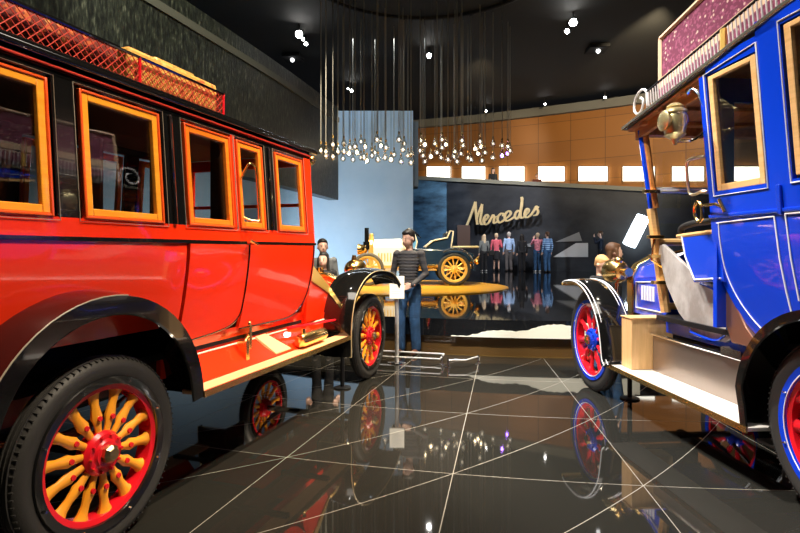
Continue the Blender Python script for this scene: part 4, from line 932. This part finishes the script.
# ---------------- gold and white open car -------------------------------------
NAVY = mat('navy_body_paint', (.012, .03, .06), .25, coat=1); WHT = mat('white_bonnet_paint', (.80, .80, .78), .3, coat=.6); PBL = mat('pale_blue_seat_leather', (.10, .30, .55), .5)
gc = empty('vintage_open_car', (1.41, 14.55, .52), PI)     # local x forward = world -x ; rear axle at the origin
tag(gc, 'open vintage car with white bonnet, navy body and gold wheels on the yellow disc', 'vintage car')
GL = 2.25; GH = .68
for side in (1, -1):
    for x in (0, GL): wheel(gc, (x, side*GH, .43), .43, side, GOLD, GOLD, GOLD, GOLD, GOLD, 12, hw=.05, tyre_m=RUB if x == 0 else RUBL, fancy=False)
    mb = MB(); mb.strip(arc(0, .43, .52, 200, 60, 14)+[(.42, .80), (.7, .62)] if 0 else [(x, z) for x, z in arc(0, .45, .52, 185, 55, 14)], side*(GH-.12), side*(GH+.10), .01, .02); mb.build('mudguard', NAVY, gc)
    mb = MB(); mb.box(.45, 1.8, side*(GH-.12), side*(GH+.06), .40, .425); mb.build('running_board', GOLD, gc)
    mb = MB()
    for k in range(4): mb.tube([(-.45+.9*i/8, side*.5, .55-.02*k-.10*(1-((i-4)/4)**2)) for i in range(9)], .018, 6)
    mb.sphere((-.62, side*.5, .62), .07); mb.tube([(-.5, side*.5, .6), (-.68, side*.5, .75)], .03); mb.build('leaf_spring', BRASS, gc)
    mb = MB(); mb.lathe([(.03, -.14), (.10, -.1), (.14, 0), (.14, .08)], (2.45, side*.45, .95), (1, 0, 0), 20); mb.build('headlamp', BRASS, gc)
mb = MB(); loft(mb, [[(x, -w_, z0), (x, -w_, z1), (x, w_, z1), (x, w_, z0)] for x, w_, z0, z1 in ((-.55, .45, .62, .84), (-.2, .50, .52, .92), (.9, .52, .50, .98), (1.25, .42, .50, 1.02))]); mb.build('body_tub', NAVY, gc, bevel=.04)
mb = MB(); loft(mb, [hoodsec(1.25, .40, .52, 1.0, 1.24), hoodsec(2.12, .32, .52, 1.0, 1.22)]); hd = mb.build('bonnet', WHT, gc, ang=20)
mb = MB(); [mb.box(1.4+.08*i, 1.43+.08*i, -.37, .37, .62, .85) for i in range(8)]; mb.build('louvres', GOLD, hd, smooth=False)
mb = MB(); loft(mb, [hoodsec(2.12, .36, .42, 1.08, 1.28), hoodsec(2.26, .36, .42, 1.08, 1.28)]); mb.cyl((2.19, 0, 1.26), (2.19, 0, 1.38), .06); mb.build('radiator', GOLD, gc, bevel=.02, ang=20)
for side in (1, -1):
    for x0, tall in ((.25, .55), (1.0, .62)):
        if x0 == 1.0: pts = [(1.12, .86), (1.02, .92), (.98, 1.16), (1.06, 1.40), (1.20, 1.50), (1.34, 1.36), (1.36, 1.08), (1.25, .90)]
        else: pts = [(.10, .90), (.05, 1.2), (.02, 1.42), (.10, 1.44), (.18, 1.26), (.55, 1.18), (.75, 1.02), (.76, .90)]
        mb = MB(); mb.prism([(x-.02, side*.46, z) for x, z in pts], 0, (0, -side*.05, 0)); ss = mb.build('seat_side', PBL if x0 == 1.0 else NAVY, gc, bevel=.01)
        mb = MB(); mb.tube([(x-.02, side*.47, z) for x, z in pts], .02, 6, closed=True); mb.build('gold_piping', CREAM, ss)
for x0 in (.12, ):
    mb = MB(); mb.box(x0, x0+.5, -.42, .42, .92, 1.08); mb.box(x0-.02, x0+.1, -.42, .42, 1.05, 1.40); mb.build('seat', LEATH, gc, bevel=.04)
mb = MB(); mb.box(-.68, .0, -.44, .44, .98, 1.04); mb.build('rear_deck', mat('cream_deck_rail', (.55, .48, .30), .4), gc, bevel=.02)
mb = MB(); mb.tube([(1.25, -.2, .98), (.95, -.2, 1.35)], .02); mb.tube([(.94+.09*math.cos(t), -.2+.2*math.sin(t), 1.37+.1*math.cos(t)) for t in [2*PI*i/20 for i in range(20)]], .016, 6, closed=True); mb.build('steering_wheel', BLACK, gc)
mb = MB(); mb.cyl((0, -GH, .43), (0, GH, .43), .03); mb.cyl((GL, -GH, .43), (GL, GH, .43), .03); mb.box(-.5, 2.4, -.36, -.3, .44, .52); mb.box(-.5, 2.4, .3, .36, .44, .52); mb.build('chassis_frame', GOLD, gc)
mb = MB(); mb.cyl((2.3, .30, 1.15), (2.3, .30, 1.52), .06, n=12); mb.cyl((2.3, .30, .95), (2.3, .30, 1.15), .10, n=12); mb.build('tall_lamp', BLACK, gc)
# ================= PEOPLE ==================================================
def remesh(blobs, vox, mats, smooth_it=4):
    """blobs: list of (center, rx, ry, rz, rotation or None); returns a mesh of their union"""
    bm = bmesh.new()
    for c, rx, ry, rz, M in blobs:
        ret = bmesh.ops.create_icosphere(bm, subdivisions=2, radius=1)
        T = Matrix.Translation(c) @ (M.to_4x4() if M is not None else Matrix.Identity(4)) @ Matrix.Diagonal((rx, ry, rz, 1))
        bmesh.ops.transform(bm, matrix=T, verts=ret['verts'])
    me = bpy.data.meshes.new('tmp'); bm.to_mesh(me); bm.free()
    o = bpy.data.objects.new('tmp', me); COL.objects.link(o)
    r = o.modifiers.new('r', 'REMESH'); r.mode = 'VOXEL'; r.voxel_size = vox
    s_ = o.modifiers.new('s', 'SMOOTH'); s_.iterations = smooth_it; s_.factor = .5
    dg = bpy.context.evaluated_depsgraph_get(); dg.update()
    res = bpy.data.meshes.new_from_object(o.evaluated_get(dg)); bpy.data.objects.remove(o)
    res.materials.clear()
    for m in mats: res.materials.append(m)
    res.polygons.foreach_set('use_smooth', [True]*len(res.polygons)); return res
def chain(a, b, r0, r1, n=None, fy=1, fx=1):
    a, b = Vector(a), Vector(b); n = n or max(3, int((b-a).length/(min(r0, r1)*.45))+1)
    return [(a.lerp(b, i/n), (r0+(r1-r0)*i/n)*fx, (r0+(r1-r0)*i/n)*fy, r0+(r1-r0)*i/n, None) for i in range(n+1)]
SKIN = mat('skin', (.74, .46, .34), .5, var=.08, vscale=20)
EYE = mat('eye', (.03, .02, .015), .2); LIP = mat('lips', (.45, .14, .11), .5)
def person(label, loc, rz, h, shirt, trousers, hair, long_hair=False, pose='down', shoes=(.03, .02, .015), vox=.016, skirt=False, group=None, look=0, lean=0, cloth=None, plaid=None, hat=False, nod=0):
    R = empty('person', loc, rz); tag(R, label, 'person', group)
    k = h/1.75
    def P(x, y, z): return Vector((x*k, y*k, z*k))
    def bend(p):     # leaning forward from the hips (y is forward)
        z0 = .95*k
        if p.z > z0 and lean:
            d = p.z-z0; return Vector((p.x, p.y+d*math.sin(lean), z0+d*math.cos(lean)))
        return p
    hs = 1.07 if h > 1.55 else 1.16
    J = {}
    for s_, n_ in ((1, 'r'), (-1, 'l')):
        J['hip'+n_] = P(s_*.09, 0, .93); J['knee'+n_] = P(s_*.10, .02+(.05 if s_ > 0 else 0), .50); J['ank'+n_] = P(s_*.11, -.02+(.05 if s_ > 0 else 0), .09)
        J['sh'+n_] = bend(P(s_*.18, -.01, 1.42))
        if pose == 'down': el, wr, fd = P(s_*.235, -.03, 1.13), P(s_*.235, .05, .88), Vector((0, .15, -1))
        elif pose == 'front': el, wr, fd = P(s_*.25, -.03, 1.14), P(s_*.13, .19, .99), Vector((-s_*.8, .35, -.3))
        elif pose == 'phone': el, wr, fd = P(s_*.24, .16, 1.25), P(s_*.09, .25, 1.50), Vector((-s_*.3, .2, .9))
        elif pose == 'bag': el, wr, fd = (P(s_*.25, -.02, 1.14), P(s_*.14, .15, 1.15), Vector((-s_*.9, .2, .1))) if s_ > 0 else (P(s_*.24, -.02, 1.13), P(s_*.25, .04, .88), Vector((0, .1, -1)))
        J['el'+n_], J['wr'+n_], J['fd'+n_] = bend(el), bend(wr), fd.normalized()
    # skin: head, neck, hands with fingers
    B = []
    hc = bend(P(0, .02, 1.635)); Rh = Matrix.Rotation(look, 3, 'Z') @ Matrix.Rotation(-nod, 3, 'X')
    def H(x, y, z): return hc+Rh @ (Vector((x, y, z))*k*hs)
    B += [(H(0, -.015, .025), .076*k*hs, .095*k*hs, .098*k*hs, Rh), (H(0, .022, -.035), .060*k*hs, .072*k*hs, .078*k*hs, Rh), (H(0, .045, -.085), .034*k, .034*k, .028*k, Rh)]
    B += [(H(0, .095, -.022), .013*k, .018*k, .024*k, Rh), (H(0, .088, .012), .010*k, .012*k, .03*k, Rh)]
    for s_ in (1, -1): B += [(H(s_*.078, -.01, -.01), .010*k, .02*k, .032*k, Rh)]
    B += chain(bend(P(0, -.01, 1.40)), H(0, -.015, -.06), .056*k, .05*k)
    B += chain(bend(P(0, 0, 1.0)), bend(P(0, 0, 1.38)), .09*k, .10*k, fx=1.2, fy=.8)      # torso under the clothes
    for n_ in 'rl':
        B += chain(J['hip'+n_], J['knee'+n_], .070*k, .045*k)+chain(J['knee'+n_], J['ank'+n_], .046*k, .034*k)+chain(bend(P(0, 0, 1.0)), J['hip'+n_], .09*k, .075*k)
        B += chain(bend(P(0, -.01, 1.38)), J['sh'+n_], .06*k, .05*k)+chain(J['sh'+n_], J['el'+n_], .043*k, .033*k)+chain(J['el'+n_], J['wr'+n_], .034*k, .024*k)
    me = remesh(B, min(vox, .013), [SKIN], 3)
    body = bpy.data.objects.new('body', me); COL.objects.link(body); body.parent = R
    hands = []
    for s_, n_ in ((1, 'r'), (-1, 'l')):
        f_ = J['fd'+n_]; w_ = J['wr'+n_]; side = f_.cross(Vector((0, 1, 0)) if abs(f_.y) < .8 else Vector((0, 0, 1))).normalized(); palmn = side.cross(f_).normalized()
        HB_ = chain(w_-f_*.02*k, w_+f_*.02*k, .024*k, .024*k)
        for i in range(4):
            o_ = (i-1.5)*.018*k; HB_ += chain(w_+f_*.01*k+side*o_*.6, w_+f_*.075*k+side*o_, .014*k, .012*k)
            L = (.070, .078, .072, .056)[i]*k; a = w_+f_*.08*k+side*o_; b = a+f_*L*.5+palmn*.008*k*(1 if pose != 'phone' else -1); c = b+f_*L*.42+palmn*.022*k*(1 if pose != 'phone' else -1)
            HB_ += chain(a, b, .0092*k, .0085*k)+chain(b, c, .0085*k, .0072*k)
        tside = side*(-1 if s_ > 0 else 1)
        a = w_+f_*.02*k+tside*.022*k; b = a+f_*.035*k+tside*.025*k; c = b+f_*.03*k+tside*.004*k
        HB_ += chain(a, b, .013*k, .010*k)+chain(b, c, .010*k, .008*k)
        hm = remesh(HB_, .0055 if vox > .012 else .004, [SKIN], 1); hands.append(hm)
    bm = bmesh.new(); bm.from_mesh(me)
    for hm in hands: bm.from_mesh(hm); bpy.data.meshes.remove(hm)
    # eyes and mouth
    bm.to_mesh(me); bm.free(); me.polygons.foreach_set('use_smooth', [True]*len(me.polygons))
    mb = MB()
    for s_ in (1, -1): mb.sphere(H(s_*.030, .083, .004), .010*k, .006*k, .006*k, 8, 6)
    mb.build('eyes', EYE, body)
    mb = MB(); mb.sphere(H(0, .088, -.062), .022*k, .006*k, .006*k, 8, 6); mb.build('mouth', LIP, body)
    for s_ in (1, -1): mb = MB(); mb.sphere(H(s_*.031, .088, .022), .017*k, .004*k, .004*k, 8, 4); mb.build('eyebrow', hair, body)
    # hair
    Q = [(H(0, -.030, .045), .084*k*hs, .095*k*hs, .092*k*hs, Rh), (H(0, .02, .085), .066*k, .06*k, .04*k, Rh)]
    if long_hair:
        Q += chain(H(0, -.06, .0), H(0, -.085, -.24), .075*k, .06*k, fx=1.15, fy=.7)
        for s_ in (1, -1): Q += chain(H(s_*.072, .0, .03), H(s_*.085, .01, -.22), .026*k, .03*k)
    else: Q += [(H(0, -.06, -.01), .072*k, .055*k, .075*k, Rh)]
    hm = remesh(Q, max(.009, vox*.7), [hair], 3); ho = bpy.data.objects.new('hair', hm); COL.objects.link(ho); ho.parent = R
    if hat:
        hm = remesh([(H(0, -.02, .075), .096*k, .108*k, .058*k, Rh)]+[(H(0, -.02, .05), .093*k, .106*k, .03*k, Rh)], .01, [mat('dark_cap', (.012, .012, .016), .8)], 2); o = bpy.data.objects.new('cap', hm); COL.objects.link(o); o.parent = R
    # shirt or sweater
    T = []
    for i in range(13):
        t = i/12; z = .90+.52*t; wx = .155-.02*math.sin(PI*min(1, t*1.3))+.02*t; T.append((bend(P(0, -.005+.01*math.sin(PI*t), z)), wx*k, (.105+.015*math.sin(PI*t))*k, .06*k, None))
    T += [(bend(P(0, -.01, 1.41)), .15*k, .085*k, .055*k, None)]
    for n_ in 'rl':
        T += chain(J['sh'+n_], J['el'+n_], .058*k, .047*k)+chain(J['el'+n_], J['wr'+n_], .046*k, .035*k)
        T += [(J['sh'+n_], .060*k, .066*k, .058*k, None)]
    hm = remesh(T, vox*.85, [shirt], 3); o = bpy.data.objects.new(cloth or 'sweater', hm); COL.objects.link(o); o.parent = R
    # trousers
    T = [(P(0, 0, .93), .165*k, .118*k, .085*k, None)]
    for n_ in 'rl':
        T += chain(J['hip'+n_], J['knee'+n_], .102*k, .08*k)+chain(J['knee'+n_], J['ank'+n_]+Vector((0, 0, .0)), .08*k, .068*k)
    if skirt: T = [(P(0, 0, .93-.36*i/8), (.165+.02*i/8)*k, (.12+.02*i/8)*k, .06*k, None) for i in range(9)]
    hm = remesh(T, vox*.85, [trousers], 2); o = bpy.data.objects.new('skirt' if skirt else 'trousers', hm); COL.objects.link(o); o.parent = R
    sm = mat('shoe_leather', shoes, .5)
    for n_ in 'rl':
        a = J['ank'+n_]; hm = remesh(chain((a.x, a.y-.03*k, .045), (a.x, a.y+.14*k, .038), .045*k, .037*k)+chain((a.x, a.y, .05), a, .045*k, .045*k), .012, [sm], 2)
        for v in hm.vertices:
            if v.co.z < 0: v.co.z = 0
        o = bpy.data.objects.new('shoe', hm); COL.objects.link(o); o.parent = R
    return R, J
def cloth(name, col, var=.1, **k): return mat(name, col, .85, bump=.2, bscale=160, var=var, vscale=14)
BLK = mat('black_hair', (.012, .009, .007), .5, bump=.5, bscale=80); BRN = mat('brown_hair', (.10, .045, .02), .55, bump=.5, bscale=80); BLO = mat('blond_hair', (.55, .30, .12), .6, bump=.5, bscale=80); GRY = mat('grey_hair', (.55, .5, .45), .6); FAIR = mat('fair_hair', (.60, .45, .28), .6)
JEAN = mat('blue_jeans', (.03, .09, .20), .85, bump=.3, bscale=200, var=.35, vscale=7); BLKC = cloth('black_cloth', (.012, .012, .014)); GREYC = cloth('grey_wool', (.18, .19, .18)); PINK = cloth('red_pink_jacket', (.65, .12, .16)); SKYC = cloth('pale_blue_shirt', (.35, .5, .75)); PLAIDB = cloth('blue_check_shirt', (.12, .30, .62), .5); NAVC = cloth('navy_coat', (.01, .015, .03)); PINKC = cloth('pink_check_shirt', (.75, .25, .32), .4)
def striped(name, c1, c2, scale):
    m, n, b = nt(name); tc = n.nodes.new('ShaderNodeTexCoord'); wv = n.nodes.new('ShaderNodeTexWave'); wv.bands_direction = 'Z'; wv.inputs['Scale'].default_value = scale; n.links.new(tc.outputs['Object'], wv.inputs[0])
    r = n.nodes.new('ShaderNodeValToRGB'); n.links.new(wv.outputs['Fac'], r.inputs[0]); r.color_ramp.elements[0].position = .35; r.color_ramp.elements[1].position = .6
    r.color_ramp.elements[0].color = (*c1, 1); r.color_ramp.elements[1].color = (*c2, 1); n.links.new(r.outputs[0], b.inputs['Base Color']); b.inputs['Roughness'].default_value = .9; return m
JUMP = striped('grey_striped_sweater', (.045, .045, .05), (.075, .072, .07), 3.2); CHECK = striped('blue_striped_shirt', (.03, .10, .30), (.35, .55, .8), 4)
person('man in grey striped sweater and jeans standing behind the white sign board', (.12, 7.46, 0), math.radians(158), 1.72, JUMP, JEAN, BLK, pose='front', vox=.010, look=-.35, nod=.25, shoes=(.16, .06, .03))
person('woman with long black hair standing in front, beyond the brass scuttle of the red coach', (-1.06, 7.40, 0), math.radians(172), 1.40, BLKC, BLKC, BLK, True, vox=.014)
person('taller dark haired visitor behind the long haired woman beyond the red coach', (-1.14, 7.85, 0), math.radians(195), 1.60, GREYC, BLKC, BLK, False, vox=.016)
person('blond child leaning over the headlamp of the blue coach', (2.43, 6.45, 0), math.radians(215), 1.36, BLKC, JEAN, BLO, vox=.012, nod=.5)
person('brown haired girl in profile behind the blond child at the blue coach', (2.74, 6.85, 0), math.radians(250), 1.52, BLKC, JEAN, BRN, True, vox=.014, look=.3)
ST = .502
person('woman in grey coat with black bag, leftmost of the visitors on the stage', (3.72, 23.6, ST), math.radians(10), 1.62, GREYC, BLKC, FAIR, True, pose='down', shoes=(.8, .8, .8), cloth='coat')
person('woman in red jacket and dark skirt left of the man in pale blue shirt', (4.30, 23.8, ST), math.radians(-15), 1.68, PINK, BLKC, FAIR, False, skirt=True, pose='bag', cloth='jacket')
person('grey haired man in pale blue shirt and grey trousers beside the woman in red', (4.86, 23.8, ST), math.radians(5), 1.74, SKYC, cloth('grey_trousers', (.10, .09, .09)), GRY, cloth='shirt')
person('visitor in pink check shirt taking a picture left of the man in blue stripes', (5.98, 23.2, ST), math.radians(5), 1.68, PINKC, JEAN, FAIR, pose='phone', shoes=(.8, .8, .8), cloth='shirt')
person('man in blue striped shirt and jeans rightmost of the group on the stage', (6.30, 22.8, ST), math.radians(20), 1.72, CHECK, JEAN, BRN, cloth='shirt')
person('man in dark coat raising a phone in front of the pale wall facets', (8.35, 22.2, ST), math.radians(60), 1.72, NAVC, BLKC, BRN, pose='phone', cloth='coat')
person('visitor in black standing dark against the wall between the two couples', (5.40, 23.6, ST), math.radians(0), 1.62, BLKC, BLKC, BLK, True, cloth='coat')
# figures behind the ramp edge in front of the lit panels
p = wallhit(493, .55); person('dark visitor on the ramp between two lit panels above the word', (p.x, p.y, 1.45+(250-170)/533*p.y-1.62), math.radians(200), 1.7, BLKC, BLKC, BLK, True, cloth='coat')
p = wallhit(537, .55); person('visitor in brown on the ramp left of the middle lit panel', (p.x, p.y, 1.45+(250-176)/533*p.y-1.5), math.radians(180), 1.6, cloth('brown_coat', (.12, .03, .015)), BLKC, BRN, cloth='coat')
# ---------------- sign stand, low barrier --------------------------------------
STEEL = mat('satin_steel', (.75, .75, .74), .4, .6)
sg = empty('sign_stand', (-.04, 6.86, 0), 0); tag(sg, 'white information board on a slim metal post beside the red front wheel', 'sign stand')
mb = MB(); mb.cyl((0, 0, .012), (0, 0, .82), .026, n=16); mb.build('post', STEEL, sg)
mb = MB(); mb.lathe([(.12, 0), (.12, .01), (.03, .018)], n=24); mb.build('foot', CHROME, sg)
mb = MB(); T = Matrix.Translation((0, 0, .97)) @ Matrix.Rotation(math.radians(-18), 4, 'X'); mb.f = lambda x, y, z: tuple(T @ Vector((x, y, z)))
mb.box(-.095, .095, .0, .018, -.15, .15); mb.build('board', mat('sign_board', (.80, .78, .66), .4), sg, bevel=.003)
mb = MB(lambda x, y, z: tuple(T @ Vector((x, y, z))))
for i in range(9): mb.box(-.07, .07-.02*(i % 3), -.0015, 0, .11-.024*i, .113-.024*i)
mb.build('text_lines', mat('print_grey', (.45, .43, .38), .6), sg, smooth=False)
br = empty('low_barrier', (0, 0, 0)); tag(br, 'low chrome rail barrier on the floor in front of the man', 'barrier')
def fl(px, py, z=0): Y = 533*(1.45-z)/(py-250); return Vector(((px-400)/533*Y, Y, z))
zr = .09
mb = MB()
mb.tube([fl(352, 349, zr), fl(444, 354, zr)], .011, 8); mb.tube([fl(360, 355, zr), fl(440, 359, zr)], .009, 8); mb.tube([fl(444, 354, zr), fl(440, 359, zr)], .011, 8); mb.build('rail', STEEL, br)
mb = MB(); mb.tube([fl(448, 360, zr), fl(466, 360, zr), fl(478, 356.5, zr)], .010, 8); mb.build('rail', STEEL, br)
for p in (fl(442, 357, zr), fl(362, 355, zr), fl(478, 356.5, zr), fl(448, 360, zr)):
    mb = MB(); mb.cyl((p.x, p.y, 0), (p.x, p.y, zr+.02), .014, n=10); mb.lathe([(.035, 0), (.035, .008), (.014, .014)], (p.x, p.y, 0), n=14); mb.build('foot', CHROME, br)
# bag of the woman in grey
bg = empty('shoulder_bag', (4.02, 23.45, ST+.82)); tag(bg, 'black shoulder bag hanging beside the woman in the grey coat', 'bag')
mb = MB(); mb.box(-.13, .13, -.06, .06, -.12, .12); mb.build('bag_body', LEATH, bg, bevel=.03)
mb = MB(); mb.tube([(-.1, 0, .11), (-.06, 0, .45), (.06, 0, .45), (.1, 0, .11)], .012, 6); mb.build('strap', LEATH, bg)
# wall plinth at the left of the visitors
dp = empty('display_stand', (2.95, 24.9, ST)); tag(dp, 'brown display stand on the stage behind the rear end of the gold car', 'display stand')
mb = MB(); mb.box(-.3, .3, -.2, .2, 1.0, 2.1); mb.build('panel', mat('brown_board', (.07, .04, .03), .5), dp, bevel=.01)
mb = MB(); mb.box(-.05, .05, -.05, .05, 0, 1.0); mb.box(-.25, .25, -.2, .2, 0, .04); mb.build('foot', DARKM, dp, bevel=.005)
